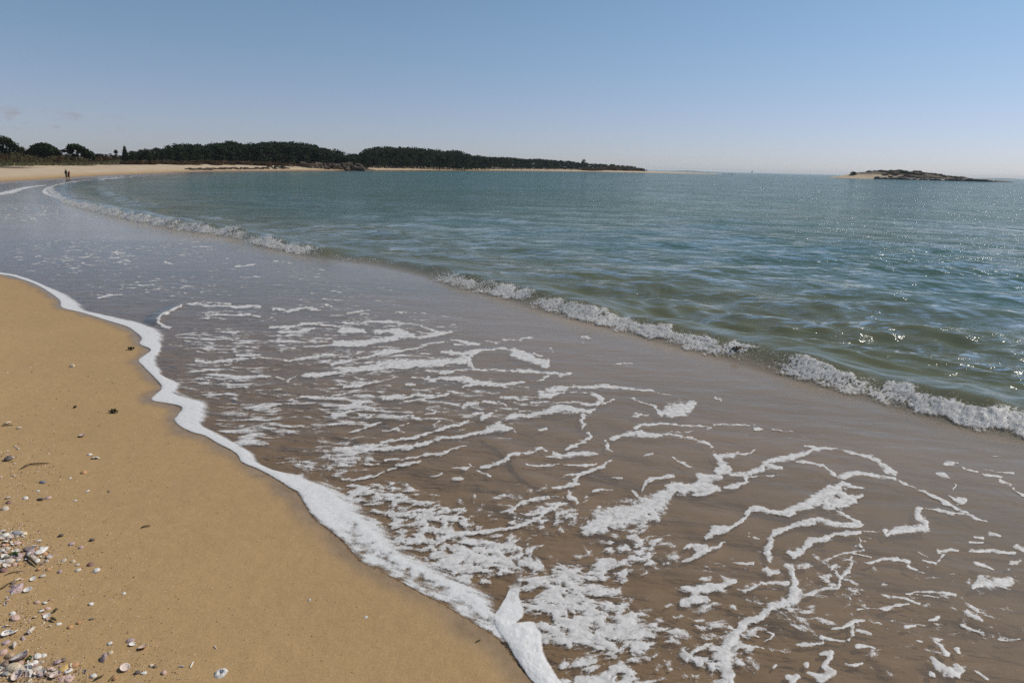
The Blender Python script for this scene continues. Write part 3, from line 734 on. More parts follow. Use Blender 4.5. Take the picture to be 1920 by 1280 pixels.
# ------------------------------------------------------------------ broken crest of the small wave
b0 = BRK[BRK[:, 1] > 4.0]
seg = [b0[0, :]]
step_px = 1.3
tt = [0.0]
dense = []
for a, b in zip(b0[:-1], b0[1:]):
    L = np.hypot(*(b - a)[:2]); dist = max(np.hypot(a[0], a[1]), 3)
    n = max(1, int(L / (dist / 683 * step_px)))
    for q in range(n):
        dense.append(a + (b - a) * q / n)
dense = np.array(dense)
tang = np.gradient(dense[:, :2], axis=0); tang /= np.linalg.norm(tang, axis=1)[:, None] + 1e-9
for _ in range(3):
    tang = np.vstack([tang[:1], (tang[:-2] + tang[1:-1] * 2 + tang[2:]) / 4, tang[-1:]])
nrm = np.column_stack([-tang[:, 1], tang[:, 0]])
nv = 46
ss = np.linspace(-0.36, 0.98, nv)
arc = np.concatenate([[0], np.cumsum(np.hypot(*np.diff(dense[:, :2], axis=0).T))])
S2, A2 = np.meshgrid(ss, arc)
Xb = dense[:, 0:1] + nrm[:, 0:1] * S2; Yb = dense[:, 1:2] + nrm[:, 1:2] * S2
x, y = Xb.ravel(), Yb.ravel(); s_ = S2.ravel(); a_ = A2.ravel()
H = np.repeat(dense[:, 2], nv); W = np.repeat(dense[:, 3], nv)
z, _, _, _, _ = sea_parts(x, y, None, np.full(x.shape, 0.03))
lump = 0.5 + 0.5 * fbm(a_ * 8.0, s_ * 9 + a_ * 0.7, 4, 110, 0.6)
lump2 = fbm(a_ * 24, s_ * 24, 3, 111)
edge = sstep(-0.12, 0.16, s_ + 0.16 * fbm(a_ * 3, s_ * 3, 2, 112)) * (1 - sstep(0.32, 0.64, s_ + 0.30 * fbm(a_ * 2.4, s_ * 3, 4, 113)))
wmod = W * (0.80 + 0.55 * fbm(a_ * 0.9, s_ * 1.5, 3, 114))
cov = edge * wmod * 1.14 - 0.15 + 0.50 * (lump - 0.55) * edge + 0.80 * lump2 * edge
cov = cov + 0.22 * edge * wmod * sstep(13, 24, np.hypot(x, y))
thick = np.clip(edge * wmod, 0, 1.2)
z = z + 0.012 + thick * (0.034 * lump * H / 0.3 + 0.020 * lump2)
# water thrown forward of the foot
me = mesh("breaker_foam", np.column_stack([x, y, z]), grid_faces(len(dense), nv)[:, ::-1], dict(cover=cov))
put("breaker_foam", me, [M_BREAK], kind='stuff', category='foam', label="churning white crest of the small wave breaking along the bay")
# drops and bubbles
m = (cov > 0.22) & (y < 45)
idx = np.nonzero(m)[0]
pick = RNG.choice(idx, 17000)
c = np.column_stack([x[pick], y[pick], z[pick]])
dist = np.hypot(c[:, 0], c[:, 1])
r = RNG.uniform(0.14, 0.48, len(c)) ** 1.0 * np.clip(dist / 683, 0.008, 0.04)
c += RNG.normal(0, 1, c.shape) * np.array([0.05, 0.05, 0.03]) * np.clip(dist / 12, .7, 2)[:, None]
c[:, 2] = np.maximum(c[:, 2], z[pick] - 0.01) + r
octv = np.array([[1, 0, 0], [-1, 0, 0], [0, 1, 0], [0, -1, 0], [0, 0, 1], [0, 0, -1]], float)
octf = np.array([[0, 2, 4], [2, 1, 4], [1, 3, 4], [3, 0, 4], [2, 0, 5], [1, 2, 5], [3, 1, 5], [0, 3, 5]])
dv = (c[:, None, :] + octv[None] * r[:, None, None]).reshape(-1, 3)
df = (octf[None] + 6 * np.arange(len(c))[:, None, None]).reshape(-1, 3)
mspray, nt, out = new_mat("spray"); nn = N(nt)
pr = nn.add("BsdfPrincipled", None, Base_Color=(0.85, 0.84, 0.80, 1), Roughness=0.12)
stl = nn.add("BsdfTranslucent", None, Color=(0.9, 0.88, 0.84, 1))
nt.links.new(nn.shmix(0.55, pr.outputs[0], stl.outputs[0]), out.inputs["Surface"])
put("wave_spray", mesh("wave_spray", dv, df), [mspray], kind='stuff', category='spray', label="glittering drops and bubbles along the crest of the breaking wave")
# ------------------------------------------------------------------ trees, scrub, rocks
def leaf_quads(lobes, n, size, rng, flat_=0.5):
    """n leaf sprays spread through ellipsoid lobes (cx, cy, cz, rx, ry, rz)"""
    lb = np.array(lobes, float)
    w = (lb[:, 3] * lb[:, 4] * lb[:, 5]) ** 0.75
    k = rng.choice(len(lb), n, p=w / w.sum())
    d = rng.normal(size=(n, 3)); d /= np.linalg.norm(d, axis=1)[:, None]
    r = rng.uniform(0, 1, n) ** 0.34 * rng.uniform(0.86, 1.12, n)
    c = lb[k, :3] + d * lb[k, 3:6] * r[:, None]
    nn_ = d + rng.normal(0, flat_, (n, 3)) + np.array([0, 0, 0.25]); nn_ /= np.linalg.norm(nn_, axis=1)[:, None]
    t = np.cross(nn_, rng.normal(size=(n, 3))); t /= np.linalg.norm(t, axis=1)[:, None]
    b = np.cross(nn_, t)
    s = size * rng.uniform(0.55, 1.25, n)[:, None]
    q = np.stack([c - t * s - b * s * .55, c + t * s * .8 - b * s * .7, c + t * s + b * s * .6, c - t * s * .7 + b * s * .75], 1).reshape(-1, 3)
    return q, np.arange(4 * n).reshape(-1, 4)

def tube(pts, radii, seg=7):
    pts = np.array(pts, float); V, Fc = [], []
    for i, (p, r) in enumerate(zip(pts, radii)):
        d = pts[min(i + 1, len(pts) - 1)] - pts[max(i - 1, 0)]; d = d / (np.linalg.norm(d) + 1e-9)
        a = np.cross(d, [0.31, 0.87, 0.12]); a /= np.linalg.norm(a) + 1e-9; b = np.cross(d, a)
        for k in range(seg):
            th = 2 * math.pi * k / seg
            V.append(p + r * (math.cos(th) * a + math.sin(th) * b))
    n = len(pts)
    for i in range(n - 1):
        for k in range(seg):
            Fc.append((i * seg + k, i * seg + (k + 1) % seg, (i + 1) * seg + (k + 1) % seg, (i + 1) * seg + k))
    return np.array(V), np.array(Fc)

def join(parts):
    V, Fc, o = [], [], 0
    for v, f in parts:
        V.append(v); Fc.append(np.asarray(f) + o); o += len(v)
    return np.vstack(V), np.vstack(Fc)

def rock_mesh(name, rng, sub=2, flat_=0.6, rough=0.35):
    import bmesh
    bm = bmesh.new(); bmesh.ops.create_icosphere(bm, subdivisions=sub, radius=1.0)
    off = rng.uniform(0, 50, 3)
    for v in bm.verts:
        p = np.array(v.co)
        k = 1 + rough * float(fbm(np.array([p[0] * 1.3 + off[0] + p[2]]), np.array([p[1] * 1.3 + off[1] - p[2] * .7]), 3, 7)[0])
        q = np.clip(p * k * 1.15, -0.82, 0.86)
        v.co = (q[0], q[1] * 0.85, q[2] * flat_)
    me = bpy.data.meshes.new(name); bm.to_mesh(me); bm.free()
    for p in me.polygons: p.use_smooth = False
    return me

rng = np.random.default_rng(77)

def special_tree(name, px, Y, zbase, trunk, limbs, lobes, n, size, label, group=None, mat=None):
    x = at_depth(px, Y)
    e = put(name, None, loc=(x, Y, zbase), label=label, category="tree", group=group)
    if Y == Y0: e.scale = (KT, KT, KT)
    put("trunk", mesh("trunk", *join([tube(*trunk)] + [tube(*l) for l in limbs])), [M_BARK], e)
    put("crown", mesh("crown", *leaf_quads(lobes, n, size, rng), smooth=False), [mat or M_PINE], e)
    return e

def zt(px, py, Y):
    """height that row py of the photograph has at distance Y"""
    d = ray(px, py)
    return CAM_H + float(d[2] / d[1]) * Y

def foot_depth(px):
    px = np.atleast_1d(np.asarray(px, float))
    return on_sand(px, np.interp(px, [-90, 100, 170, 262], [311, 309.6, 308.6, 307.2]))[:, 1]
_fp = np.arange(-100, 275, 5.0); _fy = foot_depth(_fp)
# the pines behind the dune at the western end of the beach
g = lambda px, Y: float(ground_z(at_depth(px, Y), Y)[0])
Y0 = float(np.interp(90, _fp, _fy)) + 25; KT = Y0 / 128.0
print('Y0', Y0, _fy[::10])                     # metres per photograph pixel there
zb = g(20, Y0)
T = lambda py, px=60: (zt(px, py, Y0) - zb) / KT
special_tree("pine_tree", 2, Y0, zb, ([(0, 0, -.3), (.2, 0, 1.2), (-.2, .1, 2.6), (.2, 0, 4.4)], [.26, .2, .15, .07]),
    [([(.1, 0, 1.2), (1.6, .2, 2.4), (2.7, .1, 3.1)], [.12, .08, .03]), ([(-.1, 0, 1.9), (-1.7, .2, 3.1)], [.1, .03]), ([(0, 0, 2.6), (1.4, .1, 3.7)], [.08, .03])],
    [(-.6, 0, T(264), 2.6, 1.8, .85), (.8, 0, T(268), 1.5, 1.4, .75), (2.2, 0, T(273), 1.0, 1.1, .65), (3.2, .2, T(280), 1.0, 1.0, .55), (3.9, 0, T(287), .65, .8, .55), (1.4, 0, T(284), 1.0, 1.0, .55), (-.8, .2, T(280), 1.5, 1.2, .7), (-2.8, 0, T(270), 1.6, 1.3, 1.1), (0.5, 0, T(289), 1.2, .9, .35), (2.9, 0, T(289), .9, .8, .35)],
    2500, .20, "tall ragged pine with sky showing through its crown behind the dune scrub")
special_tree("pine_tree", 81, Y0, zb, ([(0, 0, -.3), (.1, 0, 1.0), (0, 0, 2.0)], [.28, .22, .12]),
    [([(0, 0, .8), (1.6, .1, 1.6)], [.14, .04]), ([(0, 0, .9), (-1.5, -.1, 1.6)], [.14, .04])],
    [(0, 0, T(278), 2.2, 1.6, .85), (-1.5, 0, T(285), 1.5, 1.3, .75), (1.7, 0, T(283), 1.3, 1.3, .7), (-2.5, 0, T(288), .8, .9, .45), (2.7, 0, T(287), .75, .8, .5), (0, 0, T(288), 2.8, 1.4, .7), (0.2, 0, T(272.5), 1.3, 1.1, .45)],
    3800, .20, "broad dense dome shaped pine, almost black, standing on the dune scrub")
special_tree("umbrella_pine", 142, Y0, zb, ([(.5, 0, -.3), (.3, 0, .8), (.5, 0, 1.7), (.1, 0, 2.9)], [.24, .17, .13, .05]),
    [([(.4, 0, 1.1), (-.7, .1, 2.0), (-1.0, 0, 2.6)], [.1, .07, .03]), ([(.45, 0, 1.5), (1.1, .1, 2.2)], [.09, .03]), ([(.4, 0, .9), (-1.6, .1, 1.6)], [.08, .03])],
    [(-.1, 0, T(273), 1.25, 1.2, .50), (.7, 0, T(275.5), 1.1, 1.1, .45), (1.5, 0, T(279.5), .75, .9, .4), (-.9, 0, T(277.5), .65, .9, .45), (-2.0, 0, T(281.5), .6, .6, .25), (-1.0, 0, T(283.5), .6, .6, .35), (1.35, 0, T(284), .45, .5, .35), (.5, .2, T(282), .5, .5, .3), (-.2, .2, T(290), .8, .5, .35)],
    1500, .16, "umbrella shaped pine with its bare forked trunk showing under a flat crown")
special_tree("pine_tree", 167, Y0, zb, ([(0, 0, -.2), (0, 0, 1.2)], [.16, .08]), [],
    [(0, 0, T(286), .85, .8, .6), (-.6, 0, T(290), .8, .7, .5), (.4, 0, T(291), .8, .7, .5)], 800, .16, "small rounded pine tucked under the right side of the umbrella shaped pine")
Y1 = 190.0
zb1 = g(220, Y1)
T1 = lambda py: zt(220, py, Y1) - zb1
special_tree("slender_tree", 218, Y1, zb1, ([(0, 0, -.3), (.05, 0, 1.5), (0, 0, T1(284))], [.14, .09, .04]), [([(0, 0, 1.5), (.4, 0, 2.4)], [.06, .03])],
    [(0, 0, T1(285), .48, .5, .42), (.1, 0, T1(282.8), .3, .3, .2)], 240, .16, "lone slender tree with a small round crown between the scrub and the wood", mat=M_WOOD)
special_tree("conifer", 235, Y1, zb1, ([(0, 0, -.3), (0, 0, 2.5), (0, 0, T1(275))], [.2, .12, .03]), [],
    [(0, 0, T1(278), .34, .4, .7), (0, 0, T1(283), .55, .6, .7), (0.05, 0, T1(289), .8, .8, .8), (0, 0, T1(296), .9, .9, 1.0)], 900, .2, "narrow pointed conifer at the near end of the dark wood", mat=M_WOOD)

wood_meshes = []
for k in range(6):
    H = 1.0
    lob = [(0, 0, .80, .22, .22, .16)]
    for q in range(7):
        a = rng.uniform(0, 6.28); r = rng.uniform(.08, .26)
        lob.append((r * math.cos(a), r * math.sin(a), rng.uniform(.42, .86), rng.uniform(.14, .22), rng.uniform(.14, .22), rng.uniform(.09, .15)))
    for q in range(3):
        a = rng.uniform(0, 6.28)
        lob.append((.14 * math.cos(a), .14 * math.sin(a), rng.uniform(.2, .4), .21, .21, .15))
    tv, tf = tube([(0, 0, -.05), (.01, 0, .4), (0, 0, .85)], [.025, .018, .006], 5)
    lv, lf = leaf_quads(lob, 600, .040, rng)
    v, f = join([(lv, lf), (tv, tf)])
    me = mesh("wood_tree", v, f, smooth=False)
    me.materials.append(M_WOOD); me.materials.append(M_BARK)
    mi = np.zeros(len(f), np.int32); mi[len(lf):] = 1
    me.polygons.foreach_set("material_index", mi)
    wood_meshes.append(me)
# dune scrub: single bushes in a long bank
bush_meshes = []
for k in range(5):
    lob = [(rng.uniform(-.5, .5), rng.uniform(-.4, .4), rng.uniform(.15, .5), rng.uniform(.45, .75), rng.uniform(.45, .7), rng.uniform(.3, .5)) for _ in range(6)]
    bush_meshes.append(mesh("bush_foliage", *leaf_quads(lob, 620, .085, rng), smooth=False))
def bush(name, px, Y, h, wdt, label, group, mat_k=0, cat="bush", depth=1.0):
    x = at_depth(px, Y)
    me = bush_meshes[rng.integers(5)]
    o = bpy.data.objects.new(name, me); COL.objects.link(o)
    if not me.materials: me.materials.append(M_SCRUB)
    o.material_slots[0].link = 'OBJECT'; o.material_slots[0].material = (M_SCRUB, M_HEATH, M_WOOD)[mat_k]
    o.location = (x, Y, float(ground_z(x, Y)[0]) - 0.08 * h); o.rotation_euler = (0, 0, rng.uniform(0, 6.28))
    o.scale = (wdt, wdt * depth, h)
    o["label"] = label; o["category"] = cat; o["group"] = group
    return o
top_line = [(-60, 288), (0, 287), (40, 289), (70, 291), (85, 293), (105, 290), (130, 290), (150, 294), (170, 297), (190, 292), (215, 295), (235, 300), (250, 304)]
for row, (Y, lift) in enumerate(((5, .80), (10, 1.15), (16, 1.45))):
    for px in np.arange(-70, 178 if row == 0 else 236, 11.5):
        px = px + rng.uniform(-3, 3)
        Yb = float(np.interp(px, _fp, _fy)) + Y + rng.uniform(-1.5, 1.5)
        top = np.interp(px, *zip(*top_line)) + rng.uniform(-2.6, 3.2)
        x = at_depth(px, Yb)
        hz = max(0.5, (zt(px, top, Yb) - float(ground_z(x, Yb)[0])) * lift * (1.0 if px < 170 else 0.95))
        red = px > 172 or rng.uniform() < 0.25
        bush("scrub_bush", px, Yb, hz, rng.uniform(.8, 1.25), "reddish brown bush at the thinning end of the dune scrub" if px > 172 else ("brown twiggy bush in the bank of dune scrub" if red else "olive green bush in the bank of dune scrub"),
             "bushes of the dune scrub", 1 if red else 0)
for px in np.arange(158, 236, 6.0):
    px = px + rng.uniform(-2, 2)
    o = put("distant_tree", wood_meshes[rng.integers(6)], label="low distant tree showing above the thinning end of the dune scrub", category="tree", group="distant trees above the scrub")
    Yd = 205 + rng.uniform(-8, 8); x = at_depth(px, Yd); zb_ = float(ground_z(x, Yd)[0]); h_ = max(zt(px, 288.5 + rng.uniform(-1.2, 2.4), Yd) - zb_, 1)
    o.location = (x, Yd, zb_); o.scale = (h_ * 1.6, h_ * 1.6, h_); o.rotation_euler = (0, 0, rng.uniform(0, 6))
# marram grass along the foot of the dune
n = 9000
px = rng.uniform(-90, 262, n); Yg = np.interp(px, _fp, _fy) + 1.5 + rng.normal(0, 2.2, n)
xg = at_depth(px, Yg)
zg = ground_z(xg, Yg); dens = fbm(xg * .25, Yg * .25, 3, 120) + rng.uniform(-.5, .7, n)
m = dens > 0.05
xg, Yg, zg = xg[m], Yg[m], zg[m]; n = len(xg)
hg = rng.uniform(.25, .65, n); a = rng.uniform(0, np.pi, n); lx, ly = np.cos(a) * .16, np.sin(a) * .16
tip = rng.normal(0, .14, (n, 2))
v = np.stack([np.column_stack([xg - lx, Yg - ly, zg - .05]), np.column_stack([xg + lx, Yg + ly, zg - .05]), np.column_stack([xg + tip[:, 0] + lx * .5, Yg + tip[:, 1], zg + hg]), np.column_stack([xg + tip[:, 0] - lx * .5, Yg + tip[:, 1], zg + hg * .9])], 1).reshape(-1, 3)
put("dune_grass", mesh("dune_grass", v, np.arange(4 * n).reshape(-1, 4), smooth=False), [M_GRASS], kind='stuff', category='grass', label="pale dry marram grass along the foot of the dune scrub")

# the woods across the bay: single trees from a few kinds
def wood_tree(px, Y, top, label, group, spread=1.0, name="pine_tree"):
    x = at_depth(px, Y); zb = float(ground_z(x, Y)[0])
    h = max(zt(px, top, Y) - zb, 1.2)
    o = put(name, wood_meshes[rng.integers(len(wood_meshes))], loc=(x, Y, zb), label=label, category="tree", group=group)
    w = spread * h
    o.scale = (w, w, h); o.rotation_euler = (0, 0, rng.uniform(0, 6.28))
    return o
wood1 = [(236, 287), (248, 281), (260, 280), (275, 277.5), (290, 278), (312, 275), (322, 271), (340, 267), (362, 269), (388, 269), (402, 266.5), (415, 264), (440, 263.5), (470, 265), (500, 263.5), (530, 263), (560, 262.5), (575, 267), (592, 270), (600, 274), (620, 277), (640, 282), (652, 288)]
wood2 = [(650, 288), (664, 288), (682, 284), (690, 276), (712, 272.5), (740, 274), (768, 275), (790, 274.5), (806, 278), (822, 279), (840, 281), (858, 280), (870, 283), (880, 289)]
wood3 = [(880, 291), (895, 289), (910, 292), (938, 293), (950, 293.5), (962, 293), (985, 297), (1000, 295.5), (1020, 297), (1036, 298), (1060, 301), (1070, 300), (1090, 304), (1105, 305), (1125, 306), (1150, 307), (1180, 310), (1200, 314), (1214, 317.5)]
def depth1(px): return np.interp(px, [230, 400, 655, 880, 1000, 1210], [185, 225, 290, 410, 560, 800])
for back in range(3):
    for px in np.arange(240, 654, 6.6 + 1.2 * back):
        px = px + rng.uniform(-2, 2)
        wood_tree(px, float(depth1(px)) + back * 14 + rng.uniform(-3, 3), np.interp(px, *zip(*wood1)) + rng.uniform(-2.0, 3.0) + (2 - back) * 3.0,
                  "dark pine packed into the larger wood across the bay", "pines of the larger wood across the bay", rng.uniform(.95, 1.3))
    for px in np.arange(654, 880, 6.8 + back):
        px = px + rng.uniform(-2, 2)
        wood_tree(px, float(depth1(px)) + back * 20 + rng.uniform(-4, 4), np.interp(px, *zip(*wood2)) + rng.uniform(-1.4, 2.2) + (2 - back) * 2.6,
                  "dark pine packed into the second, level topped wood across the bay", "pines of the second wood across the bay", rng.uniform(1.0, 1.35))
for back in range(2):
    for px in np.arange(882, 1214, 7.5):
        px = px + rng.uniform(-2.5, 2.5)
        wood_tree(px, float(depth1(px)) + back * 30 + rng.uniform(-6, 6), np.interp(px, *zip(*wood3)) + rng.uniform(-.2, 1.4) + (1 - back) * 1.2,
                  "low scrubby tree in the thin belt along the headland", "trees of the belt along the headland", rng.uniform(1.2, 1.8), "headland_tree")
wood_tree(1094.5, 660, 297.2, "single round topped tree standing clear above the headland belt", "", .8, "headland_tree")
wood_tree(1008, 590, 296, "dark bushy tree rising a little above the headland belt", "", 1.0, "headland_tree")
for o in list(COL.objects)[-2:]:
    if "group" in o: del o["group"]

# heath in front of the woods
for px in np.concatenate([np.arange(236, 700, 8.5), np.arange(690, 1205, 5)]):
    px = px + rng.uniform(-3, 3); Yh = float(depth1(px)) - 5 - rng.uniform(0, 9) - 0.012 * (px - 236)
    x = at_depth(px, Yh)
    if float(shore_dist(np.array([x]), np.array([Yh]))[0]) > -14:
        continue
    sc_ = Yh / 200
    bush("heath_bush", px, Yh, rng.uniform(.9, 1.7) * sc_, rng.uniform(1.6, 2.7) * sc_, "low reddish heath bush between the far beach and the woods", "heath bushes below the woods", 1)

# rocks of the point across the bay
rock_meshes = [rock_mesh("rock", rng) for _ in range(6)]
for me in rock_meshes: me.materials.append(M_ROCK)
low_meshes = [rock_mesh("low_rock", rng, 2, .38, .5) for _ in range(4)]
for me in low_meshes: me.materials.append(M_WETROCK)
def rock(name, px, Y, w, h, z, label, group, meshes=rock_meshes):
    x = at_depth(px, Y)
    o = put(name, meshes[rng.integers(len(meshes))], loc=(x, Y, z), label=label, category="rock", group=group)
    o.scale = (w, w * .9, h); o.rotation_euler = (rng.uniform(-.2, .2), rng.uniform(-.2, .2), rng.uniform(0, 6.28))
    return o
for row, (dy, f) in enumerate(((0, .15), (6, .5), (12, .85))):
    for px in np.arange(536, 682, 6.5):
        px = px + rng.uniform(-4, 4); Y = 244 + dy + (px - 536) * .10 + rng.uniform(-1.5, 1.5)
        top = np.interp(px, [530, 560, 590, 620, 650, 672, 684], [311, 307, 304.5, 304, 305.5, 309.5, 314])
        foot = zt(px, 316.5, Y); z = max(foot + f * (zt(px, top, Y) - foot), float(ground_z(at_depth(px, Y), Y)[0]) - .1)
        w = rng.choice([.5, .7, .9, 1.3, 1.7])
        rock("outcrop_rock", px, Y, w, w * rng.uniform(.8, 1.3), z - .25 + rng.uniform(-.25, .15), "weathered brown rock piled in the outcrop below the larger wood", "rocks of the outcrop below the wood")
# earth bank the outcrop leans on
bx = np.linspace(at_depth(515, 262), at_depth(694, 275), 40); bt = np.linspace(0, 1, 14)
BX, BT = np.meshgrid(bx, bt, indexing='ij')
env = np.sin(np.pi * np.clip((BX - bx[0]) / (bx[-1] - bx[0]), 0, 1)) ** .5
BY = 258 + BT * 30 + (BX - bx[0]) * .10
BZ = ground_z(BX.ravel(), BY.ravel()).reshape(BX.shape) + env * 1.2 * np.sin(np.pi * np.clip(BT * .9 + .03, 0, 1)) ** .6 * (1 + .25 * fbm(BX * .3, BY * .3, 3, 130)) - .15
put("heath_bank", mesh("heath_bank", np.column_stack([BX.ravel(), BY.ravel(), BZ.ravel()]), grid_faces(40, 14)[:, ::-1]), [plain_material("heath_soil", (.05, .036, .024), (.15, .10, .065), .8)], kind='structure', category='bank', label="low heath covered bank behind the rock outcrop")
for px in np.arange(525, 690, 7.5):
    Y = 266 + (px - 536) * .10 + rng.uniform(-3, 6); x = at_depth(px, Y)
    o = bush("heath_bush", px, Y, rng.uniform(.6, 1.0), rng.uniform(1.5, 2.3), "low reddish heath bush on the bank above the rock outcrop", "heath bushes on the rock outcrop", 1)
    e_ = math.sin(math.pi * min(max((x - bx[0]) / (bx[-1] - bx[0]), 0), 1)) ** .5
    o.location.z += 0.9 * e_
# dark weedy rocks lying along the far waterline
for px in np.concatenate([np.arange(352, 540, 4.2), np.arange(664, 832, 4.6), [752, 757, 795, 800, 868, 876, 884, 893, 901, 968, 974]]):
    px = px + rng.uniform(-2, 2); py = 317.4 + rng.uniform(-.9, .8) - (1.5 if px > 860 else 0) + (1.2 if px < 400 else 0)
    p = on_sand(px, py)[0]
    Y = p[1]; w = rng.uniform(4.2, 7.5) * Y / FPX
    o = rock("weedy_rock", px, Y, w, rng.uniform(2.4, 4.4) * Y / FPX / .38 * .8, p[2] - .02, "low dark weed covered rock along the far waterline", "weedy rocks along the far waterline", low_meshes)
    o.location.x = p[0]
for px, py, s_ in ((1357, 326.8, 2.2), (1362, 327, 1.8), (1367, 327, 2.0), (1373, 327.2, 3.0), (1318, 325.2, 3.0), (1328, 325.4, 2.5)):
    p = flat(px, py); Y = p[1]
    o = rock("reef_rock", px, Y, s_ * Y / FPX, s_ * .6 * Y / FPX, .1, "dark speck of rock awash off the tip of the sand spit", "rocks off the sand spit", low_meshes)
    o.location.x = p[0]

# ------------------------------------------------------------------ the island
YI = 640.0; ui = YI / FPX
ix = np.arange(1520, 1880, 1.6); iy = np.linspace(-45, 60, 46)
topl = np.interp(ix, [1520, 1545, 1572, 1590, 1606, 1622, 1640, 1660, 1690, 1716, 1735, 1760, 1790, 1812, 1830, 1848, 1880], [337, 336, 334.0, 331.0, 328.2, 323.5, 321.8, 321.5, 321, 322, 325.5, 329, 332.5, 333.6, 336, 337.5, 339])
ht = np.array([zt(a, b, YI) for a, b in zip(ix, topl)])
IX, IY = np.meshgrid(ix, iy, indexing='ij')
wy = np.exp(-np.abs((IY - 8) / 30) ** 3.0)
wxx = at_depth(IX, YI)
IZ = -1.2 + (ht[:, None] + 1.2) * wy * (1 + .07 * fbm(wxx * .06, IY * .06, 4, 140)) + .35 * fbm(wxx * .2, IY * .2, 3, 141) * wy
sandy = ((IX < 1650) * sstep(1665, 1600, IX) * (IZ < 3.2)).astype(float).ravel()
vegi = (sstep(1640, 1690, IX + 8 * fbm(wxx * .08, IZ, 2, 142)) + sstep(3.2, 4.6, IZ)).ravel()
put("island", mesh("island", np.column_stack([wxx.ravel(), (YI + IY).ravel(), IZ.ravel()]), grid_faces(len(ix), len(iy))[:, ::-1],
    dict(wet=np.zeros(IX.size), damp=np.zeros(IX.size), pale=np.full(IX.size, .85), veg=np.clip(vegi - .15 * sstep(-.1, .3, fbm(wxx * .05, IZ * .5, 3, 143)).ravel(), 0, 1))), [M_SAND], kind='structure', category='island', label="low scrubby island with a sand tail on its near end and dark rocks at the other")
rm = low_meshes
for px in np.arange(1650, 1862, 4.0):
    px = px + rng.uniform(-2, 2)
    foot = np.interp(px, [1650, 1700, 1760, 1860], [336.2, 337.6, 338.6, 339.8])
    Y = 605 + rng.uniform(-4, 10)
    rock("island_rock", px, Y, rng.uniform(3.0, 5.0), rng.uniform(3.0, 5.0), rng.uniform(-.1, .7), "dark rock along the foot of the island", "rocks round the island", rm)
for px, py in ((1770, 333.5), (1780, 333), (1788, 332), (1794, 332.5), (1800, 334), (1812, 335), (1830, 337), (1842, 338.2), (1854, 339)):
    rock("island_rock", px, 632, rng.uniform(2.0, 3.0), rng.uniform(2.0, 3.0), zt(px, py, 632) - 1.2, "dark rock along the foot of the island", "rocks round the island", rm)
for px, top, w, lab in ((1601, 320.2, 3.4, "rounded dark bush standing alone above the sand tail of the island"), (1629, 319.5, 4.0, "tall bush at the sandy end of the island's ridge")):
    Y = 645; x = at_depth(px, Y); zi = np.interp(px, ix, ht) - .6
    o = bush("island_bush", px, Y, (zt(px, top, Y) - zi) / .85, w, lab, "", 2); o.location.z = zi; del o["group"]
for px in np.arange(1640, 1806, 4.6):
    px = px + rng.uniform(-2, 2); Y = 642 + rng.uniform(-16, 10); zi = np.interp(px, ix, ht) * np.exp(-abs((Y - YI - 8) / 30) ** 3) - .8
    o = bush("island_bush", px, Y, rng.uniform(1.8, 3.0), rng.uniform(3.6, 5.6), "low dark bush on the ridge of the island", "bushes on the island ridge", int(rng.choice([0, 1, 2]))); o.location.z = zi
for px in np.arange(1662, 1800, 5.5):
    px = px + rng.uniform(-2, 2); Y = 622 + rng.uniform(-6, 8); zi = np.interp(px, ix, ht) * np.exp(-abs((Y - YI - 8) / 30) ** 3) - 1.0
    o = bush("island_bush", px, Y, rng.uniform(1.2, 2.2), rng.uniform(3, 5), "low reddish bush on the near slope of the island", "bushes on the near slope of the island", int(rng.choice([0, 1, 1]))); o.location.z = zi
# post at the island's sand tail
p = flat(1613.5, 334.6); hp = 5.0 * p[1] / FPX
e = put("beacon_post", None, loc=(p[0], p[1], 0), label="small dark upright beacon post at the waterline of the island's sand tail", category="post")
put("pole", mesh("pole", *tube([(0, 0, -.6), (0, 0, hp * .7), (0, 0, hp)], [.35, .30, .22], 8)), [M_WETROCK], e)
put("topmark", mesh("topmark", *tube([(0, 0, hp * .62), (0, 0, hp * .70), (0, 0, hp * .92), (0, 0, hp)], [.05, .62, .62, .05], 8)), [M_WETROCK], e)
# far sail
p = flat(1410, hor(1410) + 1.0); Yb = p[1]; hb = 5.2 * Yb / FPX
e = put("sailing_boat", None, loc=(p[0], Yb, 0), label="tiny distant sailing boat on the horizon off the sand spit", category="boat")
msail = plain_material("sail_cloth", (.55, .57, .60), (.62, .64, .66), 1.0)
put("hull", mesh("hull", *tube([(-hb * .32, 0, .5), (-hb * .25, 0, .25), (0, 0, .15), (hb * .25, 0, .3), (hb * .38, 0, .6)], [hb * .02, hb * .06, hb * .08, hb * .05, hb * .01], 8)), [msail], e)
put("mast", mesh("mast", *tube([(0, 0, 0), (0, 0, hb)], [hb * .012, hb * .006], 6)), [msail], e)
sv = np.array([(hb * .02, 0, hb * .12), (-hb * .30, hb * .05, hb * .14), (-hb * .12, hb * .05, hb * .6), (hb * .015, 0, hb * .97), (hb * .03, 0, hb * .12), (hb * .32, 0, hb * .1), (hb * .16, hb * .03, hb * .5), (hb * .03, 0, hb * .9)])
put("sail", mesh("sail", sv, np.array([[0, 1, 2, 3], [4, 5, 6, 7]])), [msail], e)

